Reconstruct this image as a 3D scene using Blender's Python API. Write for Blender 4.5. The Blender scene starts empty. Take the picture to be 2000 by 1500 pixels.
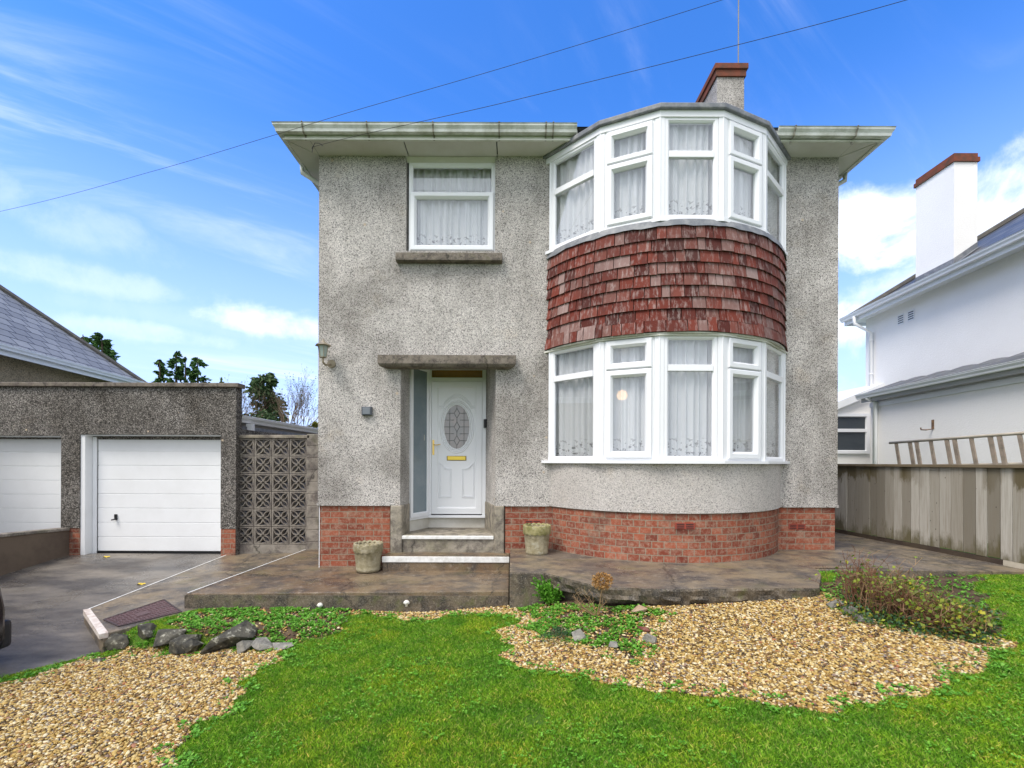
import bpy, bmesh, math, random
import numpy as np
from mathutils import Vector, Matrix
R = math.radians
random.seed(7); rng = np.random.default_rng(7)
scene = bpy.context.scene
col = scene.collection

# ------------------------------------------------------------------ camera
F, CX, HY, CZ, ROLL = 900.0, 1000.0, 903.0, 1.44, 0.0038
cam = bpy.data.cameras.new("camera"); camo = bpy.data.objects.new("camera", cam); col.objects.link(camo)
camo.location = (0, 0, CZ); camo.rotation_euler = (R(90), -ROLL, 0)
cam.sensor_width = 36; cam.lens = F / 2000 * 36; cam.shift_y = (HY - 750) / 2000
cam.clip_start = .05; cam.clip_end = 3000
scene.camera = camo

# ------------------------------------------------------------------ light
SUN_EL, SUN_AZ = 56, 226          # azimuth clockwise from +Y
w = bpy.data.worlds.new("World"); scene.world = w; w.use_nodes = True
wt = w.node_tree; wt.nodes.clear()
def wn(t, **k):
    n = wt.nodes.new(t)
    for a, b in k.items(): setattr(n, a, b)
    return n
def wl(a, b): wt.links.new(a, b)
def wmath(op, a, b=None, c=None, clamp=False):
    n = wn('ShaderNodeMath', operation=op, use_clamp=clamp)
    for i, v in enumerate((a, b, c)):
        if v is None: continue
        if isinstance(v, (int, float)): n.inputs[i].default_value = v
        else: wl(v, n.inputs[i])
    return n.outputs[0]
sky = wn('ShaderNodeTexSky', sky_type='NISHITA', sun_disc=False)
sky.sun_elevation = R(SUN_EL); sky.sun_rotation = R(SUN_AZ); sky.air_density = 1.0; sky.dust_density = 0.6; sky.ozone_density = 3.0
hsv = wn('ShaderNodeHueSaturation'); hsv.inputs['Saturation'].default_value = 1.27; hsv.inputs['Value'].default_value = 1.4
wl(sky.outputs[0], hsv.inputs['Color'])
tint = wn('ShaderNodeMix', data_type='RGBA', blend_type='MULTIPLY'); tint.inputs['Factor'].default_value = 1
wl(hsv.outputs[0], tint.inputs[6]); tint.inputs[7].default_value = (.80, .96, 1.27, 1)
tc = wn('ShaderNodeTexCoord'); sep = wn('ShaderNodeSeparateXYZ'); wl(tc.outputs['Generated'], sep.inputs[0])
zz = wmath('ADD', wmath('MAXIMUM', sep.outputs[2], 0), .12)
cmb = wn('ShaderNodeCombineXYZ'); wl(wmath('DIVIDE', sep.outputs[0], zz), cmb.inputs[0]); wl(wmath('DIVIDE', sep.outputs[1], zz), cmb.inputs[1])
mp = wn('ShaderNodeMapping'); mp.vector_type = 'TEXTURE'; mp.inputs['Rotation'].default_value = (0, 0, R(38)); mp.inputs['Scale'].default_value = (2.6, .60, 1)
wl(cmb.outputs[0], mp.inputs[0])
def wnoise(vec, scale, detail, rough, dist=0):
    n = wn('ShaderNodeTexNoise'); wl(vec, n.inputs['Vector'])
    n.inputs['Scale'].default_value = scale; n.inputs['Detail'].default_value = detail
    n.inputs['Roughness'].default_value = rough; n.inputs['Distortion'].default_value = dist
    return n.outputs[0]
def wramp(v, lo, hi):
    n = wn('ShaderNodeMapRange', interpolation_type='SMOOTHSTEP'); wl(v, n.inputs[0])
    n.inputs[1].default_value = lo; n.inputs[2].default_value = hi
    return n.outputs[0]
cir = wmath('MULTIPLY', wramp(wnoise(mp.outputs[0], 1.5, 9, .62, .7), .47, .80), wramp(wnoise(cmb.outputs[0], .7, 3, .5), .40, .60))
puff = wnoise(tc.outputs['Generated'], 7, 10, .62, .25)
def pdir(u, v):
    return Vector((u - CX, F, HY - v)).normalized()
amt = wmath('MULTIPLY', cir, .62)
blobs = [(1700, 440, .10, .060, 1.1), (1960, 380, .08, .06, .85), (1690, 620, .14, .045, 1.0), (540, 635, .12, .028, .6), (110, 535, .16, .025, .25),
         (300, 655, .12, .02, .3), (160, 440, .12, .04, .2), (560, 650, .3, .03, .1), (1800, 560, .13, .035, .5), (-600, 560, .2, .1, .6), (2500, 500, .3, .12, .9)]
for u, v, sx, sz, s in blobs:
    d = pdir(u, v)
    vs = wn('ShaderNodeVectorMath', operation='SUBTRACT'); wl(tc.outputs['Generated'], vs.inputs[0]); vs.inputs[1].default_value = d
    vm = wn('ShaderNodeVectorMath', operation='DIVIDE'); wl(vs.outputs[0], vm.inputs[0]); vm.inputs[1].default_value = (sx, sx * 1.6, sz)
    ln = wn('ShaderNodeVectorMath', operation='LENGTH'); wl(vm.outputs[0], ln.inputs[0])
    m = wmath('SUBTRACT', 1.5, ln.outputs['Value'])
    dens = wramp(wmath('ADD', wmath('MULTIPLY', puff, 3.2), wmath('SUBTRACT', wmath('MINIMUM', m, 1.0), 1.95)), 0.0, .95)
    amt = wmath('MAXIMUM', amt, wmath('MULTIPLY', dens, s))
hz = wmath('MULTIPLY', wmath('SUBTRACT', 1, wramp(sep.outputs[2], 0, .62)), .88)

back = wmath('MULTIPLY', wramp(wmath('MULTIPLY', sep.outputs[1], -1), -.30, .25), wmath('ADD', .74, wmath('MULTIPLY', puff, .45)))
amt = wmath('MAXIMUM', amt, back)
amt = wmath('MINIMUM', amt, 1.0)
hzm = wn('ShaderNodeMix', data_type='RGBA'); wl(hz, hzm.inputs['Factor']); wl(tint.outputs[2], hzm.inputs[6]); hzm.inputs[7].default_value = (4.1, 5.2, 8.3, 1)
mixc = wn('ShaderNodeMix', data_type='RGBA'); wl(amt, mixc.inputs['Factor']); wl(hzm.outputs[2], mixc.inputs[6])
mixc.inputs[7].default_value = (7.6, 7.9, 8.6, 1)
bg = wn('ShaderNodeBackground'); bg.inputs['Strength'].default_value = .11; wl(mixc.outputs[2], bg.inputs['Color'])
wo = wn('ShaderNodeOutputWorld'); wl(bg.outputs[0], wo.inputs['Surface'])

sun = bpy.data.lights.new("sun", 'SUN'); sun.energy = 2.1; sun.angle = R(26); sun.color = (1, .94, .86)
suno = bpy.data.objects.new("sun", sun); col.objects.link(suno)
el, az = R(SUN_EL), R(SUN_AZ)
suno.rotation_euler = Vector((math.sin(az) * math.cos(el), math.cos(az) * math.cos(el), math.sin(el))).to_track_quat('Z', 'Y').to_euler()
vs_ = scene.view_settings; vs_.view_transform = 'Standard'; vs_.look = 'None'; vs_.gamma = 1; vs_.exposure = 0.80; vs_.use_curve_mapping = False
scene.cycles.use_denoising = True
scene.cycles.max_bounces = 8; scene.cycles.transparent_max_bounces = 16

# ------------------------------------------------------------------ helpers
def unroll(u, v):
    du, dv = u - CX, HY - v
    return du * math.cos(ROLL) - dv * math.sin(ROLL), du * math.sin(ROLL) + dv * math.cos(ROLL)
def P(u, v, Y):                    # point of the photograph at distance Y, in metres
    x, z = unroll(u, v); return Vector((x * Y / F, Y, CZ + z * Y / F))
def PX(u, v, Y): return P(u, v, Y).x
def PZ(u, v, Y): return P(u, v, Y).z

class MB:
    def __init__(s): s.v = []; s.f = []; s.uv = []; s.mi = []; s.m = 0
    def quad(s, *p, uv=None):
        i = len(s.v); s.v += [tuple(q) for q in p]; s.f.append(tuple(range(i, i + len(p)))); s.uv.append(uv); s.mi.append(s.m); return s
    def mesh(s, vs, fs):
        i = len(s.v); s.v += [tuple(q) for q in vs]
        for f in fs: s.f.append(tuple(i + k for k in f)); s.uv.append(None); s.mi.append(s.m)
        return s
    def box(s, x0, x1, y0, y1, z0, z1):
        return s.mesh([(x0,y0,z0),(x1,y0,z0),(x1,y1,z0),(x0,y1,z0),(x0,y0,z1),(x1,y0,z1),(x1,y1,z1),(x0,y1,z1)],
                      [(0,3,2,1),(4,5,6,7),(0,1,5,4),(1,2,6,5),(2,3,7,6),(3,0,4,7)])
    def obox(s, c, ax, ay, az):    # centre and three half axes
        c, ax, ay, az = Vector(c), Vector(ax), Vector(ay), Vector(az)
        p = [c + ax*i + ay*j + az*k for k in (-1,1) for i, j in ((-1,-1),(1,-1),(1,1),(-1,1))]
        return s.mesh(p, [(0,3,2,1),(4,5,6,7),(0,1,5,4),(1,2,6,5),(2,3,7,6),(3,0,4,7)])
    def prism(s, poly, z0, z1):    # poly counterclockwise in plan; z0,z1 numbers or functions
        g = lambda z, p: z(p[0], p[1]) if callable(z) else z
        n = len(poly)
        vs = [(p[0], p[1], g(z0, p)) for p in poly] + [(p[0], p[1], g(z1, p)) for p in poly]
        fs = [tuple(reversed(range(n))), tuple(range(n, 2*n))] + [(i, (i+1) % n, n + (i+1) % n, n + i) for i in range(n)]
        return s.mesh(vs, fs)
    def tube(s, pts, r, n=8, cap=True):
        pts = [Vector(p) for p in pts]; rs = r if isinstance(r, (list, tuple)) else [r]*len(pts)
        vs = []; up = None
        for i, p in enumerate(pts):
            t = (pts[min(i+1, len(pts)-1)] - pts[max(i-1, 0)])
            t = t.normalized() if t.length > 1e-9 else Vector((0, 0, 1))
            if up is None: up = t.orthogonal().normalized()
            up = (up - t * up.dot(t)); up = up.normalized() if up.length > 1e-6 else t.orthogonal().normalized()
            b = t.cross(up)
            for k in range(n):
                a = 2*math.pi*k/n; vs.append(p + (up*math.cos(a) + b*math.sin(a)) * rs[i])
        fs = [(i*n+k, i*n+(k+1) % n, (i+1)*n+(k+1) % n, (i+1)*n+k) for i in range(len(pts)-1) for k in range(n)]
        if cap: fs += [tuple(reversed(range(n))), tuple(range((len(pts)-1)*n, len(pts)*n))]
        return s.mesh(vs, fs)
    def lathe(s, c, prof, n=24, wob=None):
        vs = []; c = Vector(c)
        for j, (r, z) in enumerate(prof):
            for k in range(n):
                a = 2*math.pi*k/n; rr, zz_ = (r, z) if wob is None else wob(j, a, r, z)
                vs.append(c + Vector((rr*math.cos(a), rr*math.sin(a), zz_)))
        fs = [(j*n+k, j*n+(k+1) % n, (j+1)*n+(k+1) % n, (j+1)*n+k) for j in range(len(prof)-1) for k in range(n)]
        return s.mesh(vs, fs)
    def ring(s, o, ex, ez, n, x0, x1, z0, z1, prof):   # mitred rectangular frame; prof = [(inset, out)]
        o, ex, ez, n = Vector(o), Vector(ex), Vector(ez), Vector(n)
        vs = []
        for ins, out in prof:
            for a, b in ((x0+ins, z0+ins), (x1-ins, z0+ins), (x1-ins, z1-ins), (x0+ins, z1-ins)):
                vs.append(o + ex*a + ez*b + n*out)
        fs = [(j*4+k, j*4+(k+1) % 4, (j+1)*4+(k+1) % 4, (j+1)*4+k) for j in range(len(prof)-1) for k in range(4)]
        return s.mesh(vs, fs)
    def build(s, name, mats, parent=None, smooth=False, bevel=0, recalc=True):
        me = bpy.data.meshes.new(name); me.from_pydata(s.v, [], s.f)
        uvl = me.uv_layers.new(name='UVMap')
        for p in me.polygons:
            e = s.uv[p.index]
            nx, ny, nz = (abs(c) for c in p.normal)
            for k, li in enumerate(p.loop_indices):
                if e: uvl.data[li].uv = e[k]; continue
                c = me.vertices[me.loops[li].vertex_index].co
                if nz > nx and nz > ny: uvl.data[li].uv = (c.x, c.y)
                elif nx > ny: uvl.data[li].uv = (c.y, c.z)
                else: uvl.data[li].uv = (c.x, c.z)
        if recalc:
            bm = bmesh.new(); bm.from_mesh(me); bmesh.ops.recalc_face_normals(bm, faces=bm.faces); bm.to_mesh(me); bm.free()
        if not isinstance(mats, (list, tuple)): mats = [mats]
        for m in mats: me.materials.append(m)
        for i, p in enumerate(me.polygons): p.material_index = s.mi[i]; p.use_smooth = smooth
        return link(name, me, parent, bevel)
def link(name, me, parent=None, bevel=0):
    o = bpy.data.objects.new(name, me); col.objects.link(o)
    if parent: attach(o, parent)
    if bevel:
        b = o.modifiers.new('bevel', 'BEVEL'); b.width = bevel; b.segments = 2; b.limit_method = 'ANGLE'; b.angle_limit = R(40)
    return o
def attach(o, parent):
    o.parent = parent
    if parent.type == 'EMPTY': o.matrix_parent_inverse = Matrix.Translation(-Vector(parent.location))
def tag(o, label=None, cat=None, group=None, kind=None):
    for k, v in (('label', label), ('category', cat), ('group', group), ('kind', kind)):
        if v: o[k] = v
    return o
def thing(name, loc, label, cat, group=None):
    o = bpy.data.objects.new(name, None); col.objects.link(o); o.location = loc; o.empty_display_size = .1
    return tag(o, label, cat, group)
def np_mesh(name, V, Fc, mats, attr=None, parent=None, mi=None):
    V = np.asarray(V, np.float32); Fc = np.asarray(Fc, np.int32)
    me = bpy.data.meshes.new(name); k = Fc.shape[1]
    me.vertices.add(len(V)); me.vertices.foreach_set('co', V.ravel())
    me.loops.add(Fc.size); me.loops.foreach_set('vertex_index', Fc.ravel())
    me.polygons.add(len(Fc)); me.polygons.foreach_set('loop_start', np.arange(0, Fc.size, k, dtype=np.int32))
    me.polygons.foreach_set('loop_total', np.full(len(Fc), k, np.int32))
    if attr is not None:
        for an, av in attr.items():
            a = me.color_attributes.new(an, 'FLOAT_COLOR', 'POINT'); a.data.foreach_set('color', np.asarray(av, np.float32).ravel())
    for m in (mats if isinstance(mats, (list, tuple)) else [mats]): me.materials.append(m)
    if mi is not None: me.polygons.foreach_set('material_index', np.asarray(mi, np.int32))
    me.update(calc_edges=True)
    return link(name, me, parent)

# ------------------------------------------------------------------ materials
class Mt:
    def __init__(s, name, rough=.8, spec=.3, coord='Object'):
        s.m = bpy.data.materials.new(name); s.m.use_nodes = True; s.t = s.m.node_tree
        s.b = s.t.nodes['Principled BSDF']; s.b.inputs['Roughness'].default_value = rough; s.b.inputs['Specular IOR Level'].default_value = spec
        s.tc = s.t.nodes.new('ShaderNodeTexCoord'); s.co = s.tc.outputs[coord]
    def n(s, t, **k):
        x = s.t.nodes.new(t)
        for a, b in k.items(): setattr(x, a, b)
        return x
    def l(s, a, b): s.t.links.new(a, b)
    def setin(s, i, v):
        if isinstance(v, (int, float)): i.default_value = v
        elif isinstance(v, tuple): i.default_value = v if len(v) == 4 or i.type == 'VECTOR' else (*v, 1)
        else: s.l(v, i)
    def map(s, scale, rot=(0, 0, 0), vec=None):
        x = s.n('ShaderNodeMapping'); s.l(vec or s.co, x.inputs[0]); x.inputs['Scale'].default_value = scale; x.inputs['Rotation'].default_value = rot; return x.outputs[0]
    def noise(s, scale, detail=6, rough=.6, vec=None, dist=0, out=0):
        x = s.n('ShaderNodeTexNoise'); s.l(vec or s.co, x.inputs['Vector'])
        x.inputs['Scale'].default_value = scale; x.inputs['Detail'].default_value = detail; x.inputs['Roughness'].default_value = rough; x.inputs['Distortion'].default_value = dist
        return x.outputs[out]
    def vor(s, scale, out='Color', vec=None, feat='F1'):
        x = s.n('ShaderNodeTexVoronoi', feature=feat); s.l(vec or s.co, x.inputs['Vector']); x.inputs['Scale'].default_value = scale; return x.outputs[out]
    def ramp(s, v, stops, interp='LINEAR'):
        x = s.n('ShaderNodeValToRGB'); s.l(v, x.inputs[0]); e = x.color_ramp.elements; x.color_ramp.interpolation = interp
        while len(e) < len(stops): e.new(.5)
        for q, (p, c) in zip(e, stops): q.position = p; q.color = (c, c, c, 1) if isinstance(c, (int, float)) else (*c, 1)
        return x.outputs[0]
    def mix(s, f, a, b, mode='MIX'):
        x = s.n('ShaderNodeMix', data_type='RGBA', blend_type=mode); s.setin(x.inputs['Factor'], f); s.setin(x.inputs[6], a); s.setin(x.inputs[7], b); return x.outputs[2]
    def math(s, op, a, b=0, clamp=False):
        x = s.n('ShaderNodeMath', operation=op, use_clamp=clamp); s.setin(x.inputs[0], a); s.setin(x.inputs[1], b); return x.outputs[0]
    def island(s): return s.n('ShaderNodeNewGeometry').outputs['Random Per Island']
    def rand(s):
        return s.n('ShaderNodeObjectInfo').outputs['Random']
    def bump(s, h, strength=.5, dist=.01):
        x = s.n('ShaderNodeBump'); x.inputs['Strength'].default_value = strength; x.inputs['Distance'].default_value = dist; s.l(h, x.inputs['Height']); s.l(x.outputs[0], s.b.inputs['Normal']); return s
    def done(s, c=None, rough=None):
        if c is not None: s.setin(s.b.inputs['Base Color'], c)
        if rough is not None: s.setin(s.b.inputs['Roughness'], rough)
        return s.m

def pebbledash(name, stops, stain=.45, stainscale=.8, sc=75, tintc=(1, .945, .895), stainc=(.40, .38, .35)):
    m = Mt(name, .9, .2)
    v = m.vor(sc); sp = m.n('ShaderNodeSeparateColor'); m.l(v, sp.inputs[0])
    c = m.ramp(sp.outputs[0], stops)
    c = m.mix(1, c, tintc, 'MULTIPLY')
    big = m.ramp(m.noise(stainscale, 9, .68, dist=.4), [(.44, 0), (.60, 1)])
    streak = m.ramp(m.noise(1, 6, .6, vec=m.map((2.2, 2.2, .45))), [(.45, 0), (.72, 1)])
    st = m.math('MULTIPLY', m.math('ADD', m.math('MULTIPLY', big, .7), m.math('MULTIPLY', streak, .5)), stain, clamp=True)
    c = m.mix(st, c, m.mix(1, c, stainc, 'MULTIPLY'))
    c = m.mix(m.math('MULTIPLY', m.ramp(m.noise(2.6, 4, .6), [(.60, 0), (.75, 1)]), .25), c, m.mix(1, c, (.95, .80, .58), 'MULTIPLY'))
    sp2 = m.n('ShaderNodeSeparateXYZ'); m.l(m.co, sp2.inputs[0])
    c = m.mix(m.math('MULTIPLY', m.ramp(m.noise(.35, 3, .6, vec=m.map((1, 1, 1), (0, .8, 0))), [(.5, 0), (.62, 1)]), .22), c, m.mix(1, c, (1.18, 1.16, 1.15), 'MULTIPLY'))
    c = m.mix(m.ramp(m.vor(2.3, 'Distance'), [(.035, .8), (.05, 0)]), c, (.62, .50, .36))
    m.bump(m.vor(sc, 'Distance'), .9, .012)
    return m.done(c)
DASH = pebbledash('pebbledash', [(0, .15), (.17, .27), (.29, .53), (.65, .66), (1, .86)], .92, .6, sc=125, stainc=(.42, .41, .39))
DASH_BAY = pebbledash('bay_render', [(0, .28), (.2, .50), (.5, .61), (1, .74)], .2, sc=110, tintc=(1, .94, .89))
DASH_GAR = pebbledash('garage_render', [(0, .04), (.3, .10), (.6, .21), (.85, .33), (1, .5)], .8, 1.0, sc=85, tintc=(1, .93, .85))
DASH_TAN = pebbledash('tan_render', [(0, .15), (.5, .32), (1, .45)], .3, tintc=(1, .80, .50))

def brickmat(name, bw, rh=.083):
    m = Mt(name, .85, .25, 'UV')
    b = m.n('ShaderNodeTexBrick', offset=.5); m.l(m.mix(.012, m.co, m.noise(6, 3, .6, out=1)), b.inputs['Vector'])
    b.inputs['Scale'].default_value = 1; b.inputs['Brick Width'].default_value = bw; b.inputs['Row Height'].default_value = rh
    b.inputs['Mortar Size'].default_value = .006; b.inputs['Mortar Smooth'].default_value = .1; b.inputs['Bias'].default_value = 0
    b.inputs['Color1'].default_value = (.16, .034, .020, 1); b.inputs['Color2'].default_value = (.33, .095, .05, 1); b.inputs['Mortar'].default_value = (.25, .205, .15, 1)
    oc = m.tc.outputs['Object']
    c = m.mix(m.ramp(m.noise(26, 7, .75, vec=oc), [(.46, 0), (.62, .6)]), b.outputs[0], (.38, .26, .19))
    c = m.mix(m.ramp(m.noise(2.2, 7, .7, vec=oc), [(.52, 0), (.7, .6)]), c, (.09, .065, .05))
    c = m.mix(m.ramp(m.noise(3.1, 8, .75, vec=m.map((1, 1, 2), vec=oc)), [(.55, 0), (.70, .6)]), c, (.38, .29, .21))
    m.bump(m.math('SUBTRACT', m.math('MULTIPLY', m.noise(60, 4, .7, vec=oc), .35), b.outputs[1]), .8, .012)
    return m.done(c)
BRICK = brickmat('brickwork', .235); BRICK_BAY = brickmat('bay_brickwork', .140)

def concrete(name, a, b, dark, scale=1.2, wet=(.35, .8), moss=.4):
    m = Mt(name, .7, .4)
    c = m.mix(m.ramp(m.noise(scale, 8, .65, vec=m.map((1, 1.2, 1), (0, 0, .5))), [(.40, 0), (.58, 1)]), a, b)
    c = m.mix(m.ramp(m.noise(scale*2.3, 8, .72, dist=.3, vec=m.map((.9, 1.2, 1), (0, 0, -.2))), [(.44, 0), (.60, .92)]), c, dark)
    c = m.mix(m.ramp(m.noise(scale*9, 6, .75), [(.55, 0), (.70, .6)]), c, (.36, .30, .23))
    c = m.mix(m.ramp(m.noise(90, 4, .7), [(.42, 0), (.75, .45)]), c, (.30, .27, .23))
    c = m.mix(m.ramp(m.noise(scale*1.7, 6, .6), [(.56, 0), (.7, moss)]), c, (.10, .11, .03))
    ck = m.vor(.55, 'Distance', feat='DISTANCE_TO_EDGE', vec=m.mix(.25, m.co, m.noise(3, 5, .7, out=1)))
    c = m.mix(m.ramp(ck, [(.0, .8), (.006, 0)]), c, (.02, .018, .015))
    c = m.mix(m.ramp(m.noise(45, 5, .8), [(.58, 0), (.66, .5)]), c, (.33, .29, .23))
    wetn = m.noise(scale*.8, 5, .6)
    m.bump(m.noise(70, 6, .7), .5, .008)
    return m.done(c, m.ramp(wetn, [(.35, wet[0]), (.62, wet[1])]))
CONC = concrete('terrace_concrete', (.135, .080, .038), (.19, .135, .075), (.038, .029, .025), moss=.3, wet=(.16, .6))
CONC_R = concrete('slab_concrete', (.115, .092, .07), (.20, .15, .09), (.034, .031, .033), 1.5, moss=.25, wet=(.2, .65))
CONC_E = concrete('edge_concrete', (.07, .052, .032), (.13, .10, .065), (.02, .017, .014), 3, (.6, .9), .6)
CONC_S = concrete('stone_concrete', (.26, .23, .17), (.36, .32, .26), (.10, .085, .07), 3, (.7, .9), .35)
CONC_L = concrete('lintel_concrete', (.15, .125, .10), (.20, .17, .14), (.05, .04, .035), 4, (.8, .95), .25)
CONC_B = concrete('screen_concrete', (.24, .215, .18), (.33, .295, .25), (.085, .07, .065), 2.2, (.8, .95), .35)
def asphalt():
    m = Mt('driveway_asphalt', .6, .45)
    c = m.mix(m.ramp(m.noise(.9, 8, .65, vec=m.map((.6, 2.0, 1), (0, 0, .25))), [(.44, 0), (.62, .95)]), (.034, .032, .034), (.20, .175, .145))
    c = m.mix(m.ramp(m.noise(5, 8, .75, vec=m.map((.5, 2.2, 1), (0, 0, .25))), [(.48, 0), (.68, .6)]), c, (.13, .115, .10))
    c = m.mix(m.ramp(m.noise(140, 3, .7), [(.4, 0), (.8, .6)]), c, (.26, .23, .20))
    c = m.mix(m.ramp(m.noise(2.2, 6, .6), [(.55, 0), (.72, .5)]), c, (.05, .04, .035))
    m.bump(m.noise(110, 5, .7), .5, .008)
    return m.done(c, m.ramp(m.noise(1.1, 5, .6), [(.40, .16), (.62, .65)]))
ASPH = asphalt()
def simple(name, c, rough=.5, spec=.4, dirt=0, dc=(.3, .3, .22), ds=3, metal=0, bumps=0):
    m = Mt(name, rough, spec); m.b.inputs['Metallic'].default_value = metal
    cc = m.mix(m.ramp(m.noise(ds, 7, .65), [(.42, 0), (.72, dirt)]), c, dc)
    if bumps: m.bump(m.noise(bumps, 4, .6), .3, .004)
    return m.done(cc)
UPVC = simple('white_upvc', (.80, .81, .84), .3, .5, .12, (.62, .62, .60), 2)
OLDW = simple('weathered_white', (.66, .66, .60), .6, .3, .75, (.30, .31, .22), 2.4, bumps=60)
GUT = simple('old_gutter', (.64, .66, .63), .45, .4, .9, (.27, .28, .20), 4)
SOFF = simple('soffit_board', (.62, .61, .56), .8, .2, .5, (.46, .43, .36), 1.6)
WPAINT = simple('white_paint', (.78, .78, .76), .7, .2, .7, (.42, .40, .36), 12)
WCLEAN = simple('clean_white_plastic', (.80, .81, .82), .45, .4, .25, (.6, .6, .58), 2)
BLACK = simple('black_plastic', (.015, .015, .017), .4, .5)
CABLE = simple('cable_rubber', (.03, .03, .03), .6, .3)
GREYP = simple('grey_plastic', (.07, .08, .095), .45, .4)
BRASS = simple('brass', (.75, .52, .16), .28, .5, .2, (.4, .28, .1), 20, metal=1)
YELBR = simple('bright_brass', (.85, .62, .10), .35, .5, .1, (.6, .45, .1), 20, metal=.6)
LEAD = simple('lead_flashing', (.14, .15, .17), .55, .4, .8, (.32, .32, .32), 9, bumps=12)
LEADLINE = simple('lead_came', (.10, .10, .10), .5, .4)
DARKIN = simple('dark_interior', (.16, .15, .14), .9, .1)
PLASTER = simple('reveal_plaster', (.62, .60, .54), .85, .2, .6, (.36, .32, .24), 3)
RUSTY = simple('cast_iron', (.115, .065, .065), .5, .4, .6, (.06, .045, .045), 5, bumps=120)
ALU = simple('aged_wood_pale', (.52, .47, .38), .7, .3, .6, (.30, .25, .18), 5, bumps=40)
RUNGW = simple('ladder_wood', (.30, .25, .20), .8, .2, .8, (.13, .11, .09), 8, bumps=30)
BRICK_CH = simple('weathered_cap_brick', (.20, .065, .04), .9, .2, .95, (.07, .055, .04), 7, bumps=30)
def whitewall():
    m = Mt('white_render', .9, .2)
    c = m.mix(m.ramp(m.noise(.7, 6, .6), [(.4, 0), (.7, .5)]), (.88, .865, .84), (.80, .78, .75))
    m.bump(m.noise(28, 6, .75, vec=m.map((1, 1, 1.6))), .8, .01)
    return m.done(c)
WHITEW = whitewall()
def slate(name, a, b, rough=.35):
    m = Mt(name, rough, .35, 'UV')
    br = m.n('ShaderNodeTexBrick', offset=.5); m.l(m.co, br.inputs['Vector']); br.inputs['Scale'].default_value = 1
    br.inputs['Brick Width'].default_value = .42; br.inputs['Row Height'].default_value = .26; br.inputs['Mortar Size'].default_value = .012
    br.inputs['Color1'].default_value = (*a, 1); br.inputs['Color2'].default_value = (*b, 1); br.inputs['Mortar'].default_value = (.02, .02, .025, 1)
    c = m.mix(m.ramp(m.noise(5, 6, .7), [(.5, 0), (.8, .4)]), br.outputs[0], (.10, .10, .07))
    m.bump(m.math('SUBTRACT', 1, br.outputs[1]), .7, .02)
    return m.done(c)
SLATE = slate('pale_slate', (.21, .21, .215), (.30, .30, .30), .6); SLATE_D = slate('dark_slate', (.07, .075, .085), (.14, .142, .145), .4)
def tilemat():
    m = Mt('clay_tile', .85, .25)
    g = m.island()
    c = m.ramp(g, [(0, (.06, .015, .012)), (.35, (.13, .026, .017)), (.6, (.18, .040, .026)), (.80, (.17, .075, .062)), (1, (.30, .21, .195))])
    off = m.n('ShaderNodeCombineXYZ'); m.l(m.math('MULTIPLY', g, 40), off.inputs[0]); m.l(m.math('MULTIPLY', g, 17), off.inputs[2])
    ad = m.n('ShaderNodeVectorMath', operation='ADD'); m.l(m.co, ad.inputs[0]); m.l(off.outputs[0], ad.inputs[1])
    st = m.noise(1, 7, .7, vec=m.map((26, 26, 6), vec=ad.outputs[0]))
    c = m.mix(m.ramp(st, [(.50, 0), (.68, .62)]), c, (.42, .34, .32))
    c = m.mix(m.ramp(m.noise(1, 5, .6, vec=m.map((9, 9, 4), vec=ad.outputs[0])), [(.56, 0), (.74, .6)]), c, (.07, .03, .028))
    c = m.mix(m.ramp(m.noise(1.1, 4, .6), [(.5, 0), (.68, .35)]), c, (.09, .05, .045))
    m.bump(m.noise(80, 5, .7), .5, .006)
    return m.done(c)
TILE = tilemat()
def glassmat():
    m = Mt('window_glass'); m.t.nodes.remove(m.b)
    tr = m.n('ShaderNodeBsdfTransparent'); tr.inputs[0].default_value = (.975, .98, .99, 1)
    gl = m.n('ShaderNodeBsdfGlossy'); gl.inputs['Roughness'].default_value = .015; gl.inputs[0].default_value = (.95, .97, 1, 1)
    lw = m.n('ShaderNodeLayerWeight'); lw.inputs[0].default_value = .5      # Schlick, the same from both sides of the thin pane
    f = m.math('ADD', m.math('MULTIPLY', m.math('POWER', lw.outputs['Facing'], 4.0), .9), .075)
    mx = m.n('ShaderNodeMixShader'); m.l(f, mx.inputs[0]); m.l(tr.outputs[0], mx.inputs[1]); m.l(gl.outputs[0], mx.inputs[2])
    m.l(mx.outputs[0], m.t.nodes['Material Output'].inputs[0]); return m.m
GLASS = glassmat()
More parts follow.
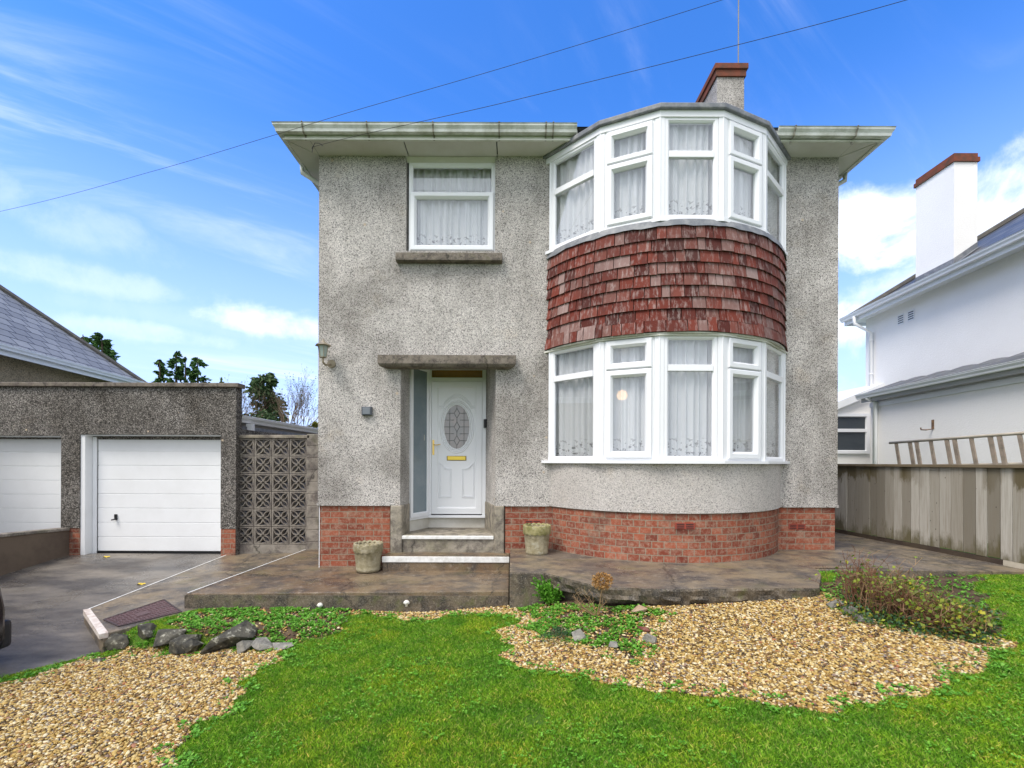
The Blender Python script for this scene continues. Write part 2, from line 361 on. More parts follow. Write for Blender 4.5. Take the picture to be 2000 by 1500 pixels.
def curtainmat():                  # net curtain with an embroidered hem; UV: x metres along, y 0 at hem .. height
    m = Mt('net_curtain', coord='UV'); m.t.nodes.remove(m.b)
    sp = m.n('ShaderNodeSeparateXYZ'); m.l(m.co, sp.inputs[0])
    hem = m.ramp(sp.outputs[1], [(.0, 1), (.20, .85), (.27, 0)])
    flo = m.vor(34, 'Distance'); holes = m.math('MULTIPLY', hem, m.ramp(m.noise(24, 3, .5), [(.57, 0), (.61, 1)]))
    emb = m.math('MULTIPLY', hem, m.ramp(flo, [(.25, 1), (.45, 0)]))
    c = m.mix(emb, (.86, .87, .865), (.92, .92, .91)); c = m.mix(m.math('MULTIPLY', holes, .75), c, (.12, .12, .12))
    df = m.n('ShaderNodeBsdfDiffuse'); m.l(c, df.inputs[0]); tl = m.n('ShaderNodeBsdfTranslucent'); m.l(c, tl.inputs[0])
    a = m.n('ShaderNodeMixShader'); a.inputs[0].default_value = .2; m.l(df.outputs[0], a.inputs[1]); m.l(tl.outputs[0], a.inputs[2])
    tr = m.n('ShaderNodeBsdfTransparent')
    mx = m.n('ShaderNodeMixShader'); mx.inputs[0].default_value = .16; m.l(a.outputs[0], mx.inputs[1]); m.l(tr.outputs[0], mx.inputs[2])
    m.l(mx.outputs[0], m.t.nodes['Material Output'].inputs[0]); return m.m
CURT = curtainmat()
FROST = simple('obscure_glass', (.17, .22, .25), .18, .8, .5, (.28, .32, .33), 3)
LITWOOD = simple('painted_lit_wood_pane', (.22, .12, .03), .2, .7, .8, (.36, .18, .03), 2)  # warm lit wood of the hall behind, painted into the transom pane's colour
DOORGL = simple('patterned_door_glass', (.30, .29, .29), .2, .8, .6, (.42, .34, .32), 7)
DARKGL = simple('dark_glass', (.045, .055, .065), .12, .8)
def fencemat():
    m = Mt('fence_board', .85, .2); g = m.island()
    c = m.ramp(g, [(0, (.19, .17, .135)), (.5, (.33, .305, .26)), (1, (.47, .445, .40))])
    off = m.n('ShaderNodeCombineXYZ'); m.l(m.math('MULTIPLY', g, 31), off.inputs[1]); m.l(m.math('MULTIPLY', g, 9), off.inputs[2])
    ad = m.n('ShaderNodeVectorMath', operation='ADD'); m.l(m.co, ad.inputs[0]); m.l(off.outputs[0], ad.inputs[1])
    c = m.mix(m.ramp(m.noise(1, 6, .65, vec=m.map((9, 60, 2.2), vec=ad.outputs[0])), [(.45, 0), (.75, .6)]), c, (.20, .165, .12))
    sp = m.n('ShaderNodeSeparateXYZ'); m.l(m.co, sp.inputs[0])
    nn = m.noise(1, 6, .7, vec=m.map((4, 5, 1.6), vec=ad.outputs[0]))
    lo = m.math('MULTIPLY', m.ramp(m.math('ADD', m.math('SUBTRACT', .50, sp.outputs[2]), m.math('MULTIPLY', m.math('SUBTRACT', nn, .5), 1.1)), [(.0, 0), (.22, 1)]), .85)
    hi = m.ramp(m.math('ADD', m.math('SUBTRACT', sp.outputs[2], 1.42), m.math('MULTIPLY', nn, .9)), [(.19, 0), (.28, .88)]); hi = m.math('MULTIPLY', hi, m.ramp(m.noise(1, 3, .5, vec=m.map((2, 1.3, .0))), [(.48, 0), (.55, 1)]))
    c = m.mix(lo, c, (.10, .085, .038)); c = m.mix(hi, c, (.10, .078, .036))
    c = m.mix(m.ramp(m.vor(7, 'Distance', vec=m.map((1, 1.8, .8))), [(.045, .9), (.075, 0)]), c, (.05, .04, .03))
    m.bump(m.noise(1, 5, .6, vec=m.map((9, 90, 3), vec=ad.outputs[0])), .4, .006)
    return m.done(c)
FENCE = fencemat()
DKWOOD = simple('dark_sleeper', (.055, .040, .032), .8, .2, .7, (.11, .085, .055), 4, bumps=30)
RAILW = simple('fence_rail', (.16, .125, .08), .8, .2, .6, (.24, .20, .14), 4, bumps=30)
def rockmat(name, a, b, lich=.6):
    m = Mt(name, .8, .3)
    c = m.mix(m.ramp(m.noise(9, 8, .7), [(.35, 0), (.68, 1)]), a, b)
    c = m.mix(m.ramp(m.noise(16, 6, .7), [(.56, 0), (.64, lich)]), c, (.42, .41, .33))
    m.bump(m.noise(22, 8, .7), .8, .02); return m.done(c)
ROCK = rockmat('dark_rock', (.020, .020, .018), (.13, .12, .09), .85); ROCK_G = rockmat('grey_rock', (.14, .135, .12), (.30, .28, .24), .5)
ROCK_T = rockmat('tan_rock', (.30, .20, .12), (.42, .32, .22), .3); BRSHARD = rockmat('brick_shard', (.12, .04, .03), (.20, .07, .05), .1); REDST = rockmat('red_shard', (.42, .12, .05), (.5, .2, .1), .1)
def leafmat(name, stops, trans=.25, rough=.55):
    m = Mt(name, rough, .3); c = m.ramp(m.island(), stops)
    c = m.mix(m.ramp(m.noise(1.3, 4, .6), [(.35, 0), (.7, .35)]), c, m.mix(1, c, (.6, .75, .5), 'MULTIPLY'))
    m.setin(m.b.inputs['Base Color'], c)
    tl = m.n('ShaderNodeBsdfTranslucent'); m.l(c, tl.inputs[0]); mx = m.n('ShaderNodeMixShader'); mx.inputs[0].default_value = trans
    m.l(m.b.outputs[0], mx.inputs[1]); m.l(tl.outputs[0], mx.inputs[2]); m.l(mx.outputs[0], m.t.nodes['Material Output'].inputs[0]); return m.m
def grassmat():
    m = Mt('lawn_grass', .6, .25); g = m.island()
    c = m.ramp(g, [(0, (.07, .19, .008)), (.4, (.18, .40, .018)), (.8, (.30, .55, .04)), (1, (.56, .52, .14))])
    c = m.mix(m.ramp(m.noise(1.5, 6, .65), [(.44, 0), (.62, .8)]), c, m.mix(1, c, (1.55, 1.12, .8), 'MULTIPLY'))
    c = m.mix(m.ramp(m.noise(4.5, 5, .65), [(.44, 0), (.60, .8)]), c, m.mix(1, c, (.50, .70, .8), 'MULTIPLY'))
    c = m.mix(m.ramp(m.noise(14, 4, .7), [(.55, 0), (.72, .6)]), c, m.mix(1, c, (1.5, 1.15, 1.2), 'MULTIPLY'))
    c = m.mix(m.ramp(m.noise(6.5, 5, .75), [(.64, 0), (.72, .6)]), c, (.24, .19, .06))
    m.setin(m.b.inputs['Base Color'], c)
    tl = m.n('ShaderNodeBsdfTranslucent'); m.l(c, tl.inputs[0]); mx = m.n('ShaderNodeMixShader'); mx.inputs[0].default_value = .3
    m.l(m.b.outputs[0], mx.inputs[1]); m.l(tl.outputs[0], mx.inputs[2]); m.l(mx.outputs[0], m.t.nodes['Material Output'].inputs[0]); return m.m
GRASS = grassmat()
WEED = leafmat('weed_leaf', [(0, (.07, .22, .015)), (.5, (.13, .36, .03)), (1, (.23, .48, .07))], .3)
DKLEAF = leafmat('dark_leaf', [(0, (.025, .07, .025)), (.6, (.05, .12, .05)), (1, (.10, .18, .09))])
CONIF = leafmat('conifer_leaf', [(0, (.02, .055, .014)), (.6, (.05, .12, .03)), (1, (.11, .19, .05))], .15, .8)
BROWNC = leafmat('brownish_conifer', [(0, (.028, .055, .02)), (.6, (.06, .105, .038)), (1, (.11, .15, .06))], .1, .8)
OLIVE = leafmat('olive_leaf', [(0, (.06, .07, .01)), (.5, (.15, .16, .02)), (1, (.28, .25, .04))])
YELLEAF = leafmat('shrub_leaf', [(0, (.07, .13, .02)), (.5, (.16, .23, .03)), (.85, (.30, .34, .04)), (1, (.55, .45, .04))])
TWIG = simple('twig_bark', (.20, .14, .10), .9, .1, .6, (.10, .07, .05), 12)
TWIGR = simple('red_brown_twig', (.13, .055, .032), .9, .1, .7, (.32, .22, .13), 12)
STRAW = simple('straw_twig', (.30, .20, .11), .9, .1, .5, (.26, .16, .09), 12)
DRYFL = leafmat('dried_petal', [(0, (.28, .13, .04)), (.6, (.45, .24, .08)), (1, (.58, .36, .16))])
BARK = simple('tree_bark', (.08, .06, .045), .9, .1, .5, (.12, .10, .08), 4)
def gravelmat():
    m = Mt('gravel_stone', .65, .35)
    c = m.ramp(m.island(), [(0, (.05, .038, .03)), (.16, (.17, .10, .035)), (.32, (.33, .19, .04)), (.54, (.46, .32, .095)), (.74, (.56, .43, .19)), (.88, (.70, .61, .40)), (.95, (.20, .17, .15)), (1, (.38, .14, .05))])
    c = m.mix(m.ramp(m.noise(120, 3, .6), [(.4, 0), (.7, .4)]), c, m.mix(1, c, (.6, .5, .4), 'MULTIPLY'))
    return m.done(c)
GRAV = gravelmat()
def groundmat():
    m = Mt('garden_soil', .95, .15)
    a = m.n('ShaderNodeAttribute', attribute_name='zone'); sp = m.n('ShaderNodeSeparateColor'); m.l(a.outputs['Color'], sp.inputs[0])
    c = m.mix(m.ramp(m.noise(7, 8, .7), [(.4, 0), (.65, 1)]), (.055, .035, .022), (.12, .085, .055))
    gr = m.mix(m.noise(30, 6, .7), (.03, .075, .01), (.09, .17, .02))
    c = m.mix(sp.outputs[0], c, gr); gv = m.mix(m.noise(60, 4, .8), (.12, .08, .04), (.34, .24, .12)); c = m.mix(sp.outputs[1], c, gv)
    m.bump(m.noise(30, 6, .7), .6, .02); return m.done(c)
SOIL = groundmat()

# ------------------------------------------------------------------ ground
def sstep(a, b, x):
    t = np.clip((x - a) / (b - a), 0, 1); return t*t*(3-2*t)
def zdrive(Y): return -.11 - .097 * (7.6 - np.minimum(Y, 7.6))
def ground_z(X, Y):
    X = np.asarray(X, float); Y = np.asarray(Y, float)
    z = np.clip(-.15 + .067*X, -.5, .2)
    bed = sstep(4.33, 4.58, Y) * sstep(-4.0, -3.7, X) * (1 - sstep(-1.9, -.6, X))
    z = z + bed * (np.maximum(-.205 - z, 0))
    z = z + .010*np.sin(X*2.1 + Y*1.3) + .008*np.sin(X*.9 - Y*2.7)
    z = z + .115 * sstep(3.3, 4.5, Y) * sstep(.1, .9, X) * (1 - sstep(3.6, 4.4, X))
    far = sstep(6.6, 7.4, Y)
    z = z*(1-far) + far*np.where(X < 4.6, -.28, .12)
    drv = (Y - X > 8.42) & (X < -3.85) & (Y < 9)
    return np.where(drv, zdrive(Y) - .06, z)
def G(u, v):                        # where a ray of the photograph meets the garden ground
    x, z = unroll(u, v); lo, hi = .3, 12.
    for _ in range(40):
        mid = (lo+hi)/2
        if CZ + z*mid/F > float(ground_z(x*mid/F, mid)): lo = mid
        else: hi = mid
    return Vector((x*lo/F, lo, float(ground_z(x*lo/F, lo))))
def toimg(X, Y, Z):
    x, z = X/Y*F, (Z-CZ)/Y*F
    return CX + x*math.cos(ROLL) + z*math.sin(ROLL), HY - (-x*math.sin(ROLL) + z*math.cos(ROLL))
def inpoly(u, v, poly):
    r = np.zeros(u.shape, bool); n = len(poly)
    for i in range(n):
        x1, y1 = poly[i]; x2, y2 = poly[(i+1) % n]
        if y1 == y2: continue
        c = ((y1 > v) != (y2 > v)) & (u < (x2-x1)*(v-y1)/(y2-y1) + x1); r ^= c
    return r
def world_poly(pl): return [tuple(G(u, v).xy) for u, v in pl]
GL = [(-420, 1480), (0, 1337), (100, 1310), (190, 1283), (230, 1276), (330, 1272), (430, 1270), (560, 1266), (520, 1300), (480, 1345), (430, 1390), (385, 1440), (320, 1500), (200, 1640), (-600, 1900)]
GR = [(690, 1196), (715, 1180), (860, 1170), (1000, 1160), (1075, 1160), (1120, 1168), (1300, 1168), (1450, 1158), (1590, 1154), (1650, 1185), (1720, 1212), (1830, 1236), (1940, 1243), (1968, 1270), (1905, 1308), (1820, 1350),
      (1740, 1378), (1600, 1388), (1420, 1374), (1300, 1350), (1190, 1338), (1120, 1320), (1050, 1298), (990, 1285), (975, 1245), (1010, 1212), (960, 1196), (800, 1212), (740, 1206)]
BEDL = [(330, 1222), (360, 1205), (400, 1185), (705, 1180), (700, 1200), (650, 1228), (580, 1266), (480, 1262), (400, 1240)]
BEDC = [(1035, 1172), (1100, 1165), (1260, 1180), (1275, 1200), (1268, 1250), (1230, 1285), (1130, 1262), (1050, 1240), (1025, 1205)]
BEDR = [(1590, 1160), (1650, 1110), (1760, 1095), (1900, 1120), (1935, 1180), (1960, 1240), (1880, 1250), (1720, 1222), (1650, 1195)]
WGL, WGR, WBL, WBC, WBR = [world_poly(p) for p in (GL, GR, BEDL, BEDC, BEDR)]
SLAB = [(-.02, 5.02), (.37, 5.0), (.55, 4.78), (.88, 4.42), (1.6, 4.36), (2.3, 4.40), (2.95, 4.42), (3.32, 4.95), (3.45, 5.2)]     # front edge of the right slab
def blocked(X, Y):                  # paved ground
    t = (Y > 5.1) & (X < .1) | (Y > 5.15) & (X < 3.6) | (Y > 5.18)
    t |= inpoly(X, Y, SLAB + [(3.45, 6), (-.02, 6)])
    t |= (Y - X > 8.42) & (X < -3.9)
    t |= inpoly(X, Y, [(-4.8, 5.1), (-3.92, 4.40), (-3.45, 5.15), (-3.4, 7), (-4.8, 7)])
    return t
def wobble(X, Y, a=.07):
    return X + a*np.sin(Y*9.1+X*3) + a*.6*np.sin(Y*23+1.7) , Y + a*.6*np.sin(X*8.3+Y*2) + a*.35*np.sin(X*21)
def zones(X, Y):
    a, b = wobble(X, Y)
    gl = inpoly(a, b, WGL); gr = inpoly(a, b, WGR); bl = inpoly(a, b, WBL); bc = inpoly(a, b, WBC); br = inpoly(a, b, WBR)
    return gl | (gr & ~bc), bl, bc, br
xs = np.concatenate([[-1500, -300, -80, -30, -15], np.arange(-9, 9.01, .06), [15, 30, 80, 300, 1500]])
ys = np.concatenate([[-1500, -300, -80, -25, -8, -2, 0], np.arange(.6, 7.6, .06), [8, 9, 12, 20, 40, 100, 400, 1500]])
XX, YY = np.meshgrid(xs, ys); ZZ = ground_z(XX, YY)
gv_, bl_, bc_, br_ = zones(XX, YY); gz = np.stack([(~(gv_ | bl_ | bc_ | br_)).astype(float), gv_.astype(float), bc_*0., np.ones_like(XX)], -1).reshape(-1, 4)
nx_, ny_ = len(xs), len(ys)
idx = np.arange(nx_*ny_).reshape(ny_, nx_)
g_ = np_mesh('ground', np.stack([XX, YY, ZZ], -1).reshape(-1, 3), np.stack([idx[:-1, :-1], idx[:-1, 1:], idx[1:, 1:], idx[1:, :-1]], -1).reshape(-1, 4), SOIL, {'zone': gz})
tag(g_, kind='structure')

# driveway, terrace, slab, path
m = MB()
dp = [(-12, 7.72), (-12, -1), (-9.45, -1), (-4.0, 4.45), (-4.0, 4.9), (-4.4, 7.72)]
NY = 24; sheet = []
for i in range(NY):
    y0, y1 = -1 + (7.72+1)*i/NY, -1 + (7.72+1)*(i+1)/NY
    xr = lambda y: min(y - 8.43, -4.0) if y < 4.5 else -4.0
    m.quad((-12, y0, zdrive(y0)), (xr(y0), y0, zdrive(y0)), (xr(y1), y1, zdrive(y1)), (-12, y1, zdrive(y1)))
for i in range(20):                 # the kerb of set concrete along its edge
    a, b = -9.4 + 5.4*i/20, -9.4 + 5.4*(i+1)/20
    z0, z1 = zdrive(a+8.43), zdrive(b+8.43)
    m.quad((a, a+8.43, z0), (a, a+8.43, z0-.14), (b, b+8.43, z1-.14), (b, b+8.43, z1))
tag(m.build('driveway', ASPH, recalc=False), kind='structure')
# strip beside the driveway that carries the drain cover
A_, B_, C_ = (-4.73, 5.1), (-3.93, 4.43), (-3.45, 5.12)
zs = lambda x, y: -.217 + (max(y, 4.4)-5.1)*.042 + (x+4.7)*.02
m = MB(); m.prism([A_, B_, C_, (-3.60, 5.12), (-3.46, 7.7), (-4.73, 7.7)], -.75, zs)
tag(m.build('side_path', CONC_R, bevel=.008), kind='structure')
def painted(name, pts, wd, zf, mat):
    m = MB()
    for (x0, y0), (x1, y1) in zip(pts, pts[1:]):
        d = Vector((x1-x0, y1-y0)).normalized(); n = Vector((-d.y, d.x))*wd/2
        m.quad((x0+n.x, y0+n.y, zf(x0, y0)), (x0-n.x, y0-n.y, zf(x0, y0)), (x1-n.x, y1-n.y, zf(x1, y1)), (x1+n.x, y1+n.y, zf(x1, y1)))
    return tag(m.build(name, mat), kind='structure')
painted('painted_edge_line', [(-4.715, 5.12), (-4.715, 6.4), (-4.715, 7.62)], .018, lambda x, y: zs(x, y)+.004, WPAINT)
m = MB(); m.prism([(-4.745, 5.105), (-3.945, 4.41), (-3.90, 4.46), (-4.70, 5.14)], -.27, lambda x, y: zs(x, y)+.008)
tag(m.build('painted_kerb_edge', simple('pinkish_paint', (.62, .57, .52), .8, .2, .9, (.36, .25, .2), 16, bumps=30)), kind='structure')
# terrace in front of the door (z=0) with a ragged weathered front
zt = lambda x, y: (x + 3.6)*.012 - .03 + (0 if x > -3 else 0)
m = MB(); m.prism([(-3.62, 5.12), (-.03, 5.12), (-.03, 6.5), (-2.6, 6.5), (-2.66, 7.7), (-3.44, 7.7)], -.5, zt)
tag(m.build('terrace', [CONC], bevel=.012), kind='structure')
m = MB(); m.box(-3.625, -.035, 5.108, 5.13, -.5, -.045)
tag(m.build('terrace_edge', CONC_E), kind='structure')
painted('painted_terrace_line', [(-3.605, 5.13), (-3.435, 7.68)], .016, lambda x, y: zt(x, y)+.004, WPAINT)
# right slab: broken edge, undercut
def ragged(front, back, ztop, levels, name, mats, amp=.013, seed=3):
    rr = random.Random(seed); pts = []
    for (a, b) in zip(front, front[1:]):
        n = max(1, int((Vector(b)-Vector(a)).length/.03))
        for k in range(n): t = k/n; pts.append((a[0]+(b[0]-a[0])*t, a[1]+(b[1]-a[1])*t))
    pts.append(front[-1]); m = MB(); rings = []
    nn = [[0]*len(pts) for _ in levels]
    for j in range(len(levels)):
        w_ = 0
        for i in range(len(pts)): w_ = w_*.7 + rr.gauss(0, amp*.5); nn[j][i] = w_
    for j, (dz, inw, a) in enumerate(levels):
        ring = []
        for i, p in enumerate(pts):
            q = pts[min(i+1, len(pts)-1)]; o = pts[max(i-1, 0)]; d = Vector((q[0]-o[0], q[1]-o[1])).normalized(); n = Vector((-d.y, d.x))
            k = inw + nn[j][i]*a; ring.append((p[0]+n.x*k, p[1]+n.y*k, ztop(p[0], p[1])+dz + nn[(j+1) % len(levels)][i]*a*.5))
        rings.append(ring)
    n = len(pts); vs = sum(rings, []); fs = [(j*n+i, (j+1)*n+i, (j+1)*n+i+1, j*n+i+1) for j in range(len(rings)-1) for i in range(n-1)]
    m.mesh(vs, fs); mi = [1]*len(fs)
    top = rings[0]; b0 = len(m.v); m.v += [(x, y, ztop(x, y)) for x, y in back]
    m.f.append(tuple(range(n)) + tuple(range(b0, b0+len(back)))); m.uv.append(None); mi.append(0); m.mi = mi
    return m.build(name, mats)
zr = lambda x, y: .245 - .0*x
sl = ragged(SLAB, [(3.45, 5.25), (4.3, 5.25), (4.3, 6.6), (-.02, 6.6)], zr, [(0, 0, .25), (-.02, -.008, .5), (-.07, 0, 1), (-.11, .0, 1.6), (-.15, .02, 1.8), (-.165, .05, .8), (-.17, .12, 0), (-.35, .14, 0)], 'slab', [CONC_R, CONC_E])
tag(sl, kind='structure')
m = MB(); m.box(-.021, .36, 4.99, 5.3, -.35, .243); m.box(-.021, .0, 5.3, 6.4, -.2, .24)
tag(m.build('slab_end_block', CONC_E, bevel=.015), kind='structure')
m = MB(); m.prism([(3.46, 5.24), (5.86, 5.17), (5.86, 14), (4.3, 14), (3.6, 6.0)], -.2, .238)
tag(m.build('path', CONC_R, bevel=.01), kind='structure')

# ------------------------------------------------------------------ the house
D0 = 6.34; XL, XR = -2.67, 4.48; ZS = 5.65; ZB = .84; YB = 14.0
house = thing('house', (.9, D0, 0), 'two storey grey pebbledash house with curved tile hung bay and white front door', 'house')
BCX, BR_ = 2.115, 1.88; BCY = D0 + .98
def bay_arc(r, n, y_end=D0, xc=BCX):
    a0 = math.asin(min(1, (BCY - y_end)/r)); a = [math.pi + a0 + (math.pi - 2*a0)*k/n for k in range(n+1)]
    return [(xc + r*math.cos(t), BCY + r*math.sin(t)) for t in a]
CORN = [(BCX-1.605, D0), (BCX-1.01, D0-.57), (BCX-.368, D0-.85), (BCX+.368, D0-.85), (BCX+1.01, D0-.57), (BCX+1.605, D0)]
def off_poly(pl, o):                # grow the bay outline outwards
    out = []
    for i, p in enumerate(pl):
        ns = []
        for a, b in ((i-1, i), (i, i+1)):
            if a < 0 or b >= len(pl): continue
            d = (Vector(pl[b])-Vector(pl[a])).normalized(); ns.append(Vector((d.y, -d.x)))
        n = sum(ns, Vector((0, 0))).normalized(); k = o/max(.3, n.dot(ns[0])); q = Vector(p)+n*k
        if i in (0, len(pl)-1): q = Vector((p[0] + (-o if i == 0 else o)*1.25, D0))
        out.append(tuple(q))
    return out
UW = (PX(793, 400, D0), PX(967, 400, D0), PZ(880, 490, D0), ZS+.02)          # upper left window opening
PO = (PX(782, 850, D0), PX(968, 850, D0))                                    # porch opening
def wall_grid(m, x0, x1, z0, z1, holes, y, rev):
    xs_ = sorted({x0, x1, *[h[0] for h in holes], *[h[1] for h in holes]}); zs_ = sorted({z0, z1, *[min(max(h[2], z0), z1) for h in holes], *[min(max(h[3], z0), z1) for h in holes]})
    for a, b in zip(xs_, xs_[1:]):
        for c, d in zip(zs_, zs_[1:]):
            mx, mz = (a+b)/2, (c+d)/2
            if any(h[0] < mx < h[1] and h[2] < mz < h[3] for h in holes): continue
            m.quad((a, y, c), (b, y, c), (b, y, d), (a, y, d))
    for h in holes:
        r = h[4]
        if not r: continue
        zl, zh = max(h[2], z0), min(h[3], z1)
        m.quad((h[0], y, zl), (h[0], y+r, zl), (h[0], y+r, zh), (h[0], y, zh)); m.quad((h[1], y, zl), (h[1], y, zh), (h[1], y+r, zh), (h[1], y+r, zl))
        if h[3] < z1: m.quad((h[0], y, zh), (h[0], y+r, zh), (h[1], y+r, zh), (h[1], y, zh))
        if h[2] > z0: m.quad((h[0], y, zl), (h[1], y, zl), (h[1], y+r, zl), (h[0], y+r, zl))
    return m
YD = 7.1; XDL, XDR = PX(838, 850, YD), PX(947, 850, YD); XSL, YSL = PX(800, 850, 6.69), 6.69
ZPT = 2.88
m = MB(); wall_grid(m, XL, XR, ZB, ZS, [UW + (.14,), (PO[0], PO[1], -1, ZPT, 0), (CORN[0][0], CORN[5][0], -1, 9, 0)], D0, 0)
m.quad((XL, D0, ZB), (XL, D0, ZS), (XL, YB, ZS), (XL, YB, ZB)); m.quad((XR, D0, ZB), (XR, YB, ZB), (XR, YB, ZS), (XR, D0, ZS)); m.quad((XL, YB, ZB), (XL, YB, ZS), (XR, YB, ZS), (XR, YB, ZB))
# splayed porch reveals
m.quad((PO[0], D0, ZB), (PO[0], D0, ZPT), (XSL, YSL, ZPT), (XSL, YSL, ZB)); m.quad((PO[1], D0, ZB), (XDR+.01, YD, ZB), (XDR+.01, YD, ZPT), (PO[1], D0, ZPT))
m.quad((XL, D0, ZB), (XR, D0, ZB), (XR, D0+.03, ZB), (XL, D0+.03, ZB)) if False else None
wall = m.build('wall', DASH, house, recalc=False)
for bx in ((XL-.012, PO[0]-.14, D0-.012, D0+.03), (PO[1]+.14, CORN[0][0], D0-.012, D0+.03), (CORN[5][0], XR+.012, D0-.012, D0+.03), (XL-.012, XL+.03, D0+.031, YB), (XR-.03, XR+.012, D0+.031, YB)):
    m = MB(); m.box(*bx, ZB-.004, ZB+.03); m.build('render_stop_bead', DASH, house)
m = MB(); m.quad((XL-.001, D0+.001, ZPT), (XR, D0+.001, ZPT), (XR, D0+.001, ZPT), (XL, D0+.001, ZPT)) if False else None
m.quad((PO[0], D0, ZPT), (PO[1], D0, ZPT), (XDR+.02, YD+.05, ZPT), (XSL-.02, YD+.05, ZPT)); m.build('porch_ceiling', PLASTER, house)
# bay: rendered apron, brick plinth
def arc_wall(m, r, z0, z1, n=48, inner=False, ends=True):
    pts = bay_arc(r, n); L = 0
    for i in range(n):
        a, b = pts[i], pts[i+1]; d = math.dist(a, b)
        m.quad((a[0], a[1], z0), (b[0], b[1], z0), (b[0], b[1], z1), (a[0], a[1], z1), uv=[(L, z0), (L+d, z0), (L+d, z1), (L, z1)]); L += d
    return pts
m = MB(); pts = arc_wall(m, BR_-.02, ZB, 1.43); lo = arc_wall(m, BR_-.035, ZB-.001, ZB)
m.build('bay_apron', DASH_BAY, house, smooth=True, recalc=False)
YPB = D0 + .02
m = MB(); m.box(XL+.02, PO[0]-.145, YPB, YB-.02, -.6, ZB); m.build('brick_plinth', BRICK, house)
m = MB(); m.box(PO[1]+.135, CORN[0][0]-.0, YPB, D0+.35, -.3, ZB); m.box(CORN[5][0], XR-.02, YPB, YB-.02, -.3, ZB); m.build('brick_plinth', BRICK, house)
m = MB(); arc_wall(m, BR_-.045, -.1, ZB); bp = m.build('bay_brick_plinth', BRICK_BAY, house, smooth=True, recalc=False)
def air_brick(c, ex, n):
    m = MB(); c, ex, n = Vector(c), Vector(ex), Vector(n); ez = Vector((0, 0, 1))
    m.obox(c, ex*.115, n*.006, ez*.037); m.m = 1
    for i in (-1, 1):
        for k in range(3): m.obox(c + ex*.055*i + ez*(.022*(k-1)) + n*.004, ex*.045, n*.004, ez*.005)
    return m.build('air_brick', [simple('terracotta', (.30, .06, .04), .8, .2, .4, (.2, .08, .06), 9), BLACK], bp)
ang = math.atan2(PX(1337, 1027, 5.5)-BCX, 1.8); n_ = Vector((math.sin(ang), -math.cos(ang), 0))
air_brick(Vector((BCX, BCY, 0)) + n_*(BR_-.042) + Vector((0, 0, PZ(1337, 1027, 5.5))), (math.cos(ang), math.sin(ang), 0), n_)
air_brick((PX(1558, 1029, D0), YPB-.002, PZ(1558, 1029, D0)), (1, 0, 0), (0, -1, 0)); air_brick((PX(1041, 1022, D0), YPB-.002, PZ(1041, 1022, D0)), (1, 0, 0), (0, -1, 0))
for zz0_, zz1_, mm_ in ((ZB, 1.43, DASH_BAY), (-.2, ZB-.001, BRICK_BAY), (2.97, 4.31, DASH)):
    for s_, x_ in ((1, CORN[0][0]), (-1, CORN[5][0])):
        m = MB(); yy_ = D0 + (.022 if mm_ is BRICK_BAY else .002); m.box(*sorted((x_, x_+s_*.09)), yy_, yy_+.05, zz0_, zz1_); m.build('bay_return', mm_, house)
# bay hung tiles
rt = random.Random(5); m = MB(); rows = 9; rh = .1375; RT = BR_+.03
halfA = math.asin((BCY-D0)/RT)
for r_ in range(rows):
    zb = 2.985 + r_*rh; s = -rt.random()*.1; rad = RT + .012 + (.02 if r_ == 0 else 0); Ltot = (math.pi-2*math.asin((BCY-D0)/rad))*rad
    while s < Ltot:
        wd = rt.choice([.095, .12, .165, .165, .17, .2, .25]); a, b = max(s, 0), min(s+wd-.009, Ltot); s += wd
        if b-a < .02: continue
        t = rt.uniform(-.003, .003); zz0 = zb + rt.uniform(-.006, .004); vs = []
        k = 3; P0 = []
        for q in range(k+1):
            an = math.pi + math.asin((BCY-D0)/rad) + (a+(b-a)*q/k)/rad; c_, s_ = math.cos(an), math.sin(an)
            for rr, zq in ((rad+t, zz0), (rad-.026+t, zz0+rh+.03), (rad-.014+t, zz0)): P0.append((BCX+c_*rr, BCY+s_*rr, zq))
        fs = []
        for q in range(k): i = q*3; fs += [(i, i+3, i+4, i+1), (i+2, i+5, i+3, i)]
        fs += [(0, 1, 2), (k*3, k*3+2, k*3+1)]
        m.mesh(P0, fs)
m.build('hung_tiles', TILE, house)
m = MB(); arc_wall(m, RT-.02, 2.99, 4.3); m.build('bay_tile_backing', simple('batten_dark', (.05, .03, .025), .9, .1), house, recalc=False)
# lead flashing above the tiles
m = MB(); pa, pb = bay_arc(RT+.012, 40), off_poly(CORN, .03); pc = bay_arc(RT-.012, 40)
for i in range(40):
    z0 = 4.232 + .006*math.sin(i*2.1)+.006*math.sin(i*5.3)
    z1 = 4.232 + .006*math.sin((i+1)*2.1)+.006*math.sin((i+1)*5.3)
    m.quad((*pa[i], z0), (*pa[i+1], z1), (*pc[i+1], 4.315), (*pc[i], 4.315))
m.build('lead_flashing', LEAD, house, recalc=False)
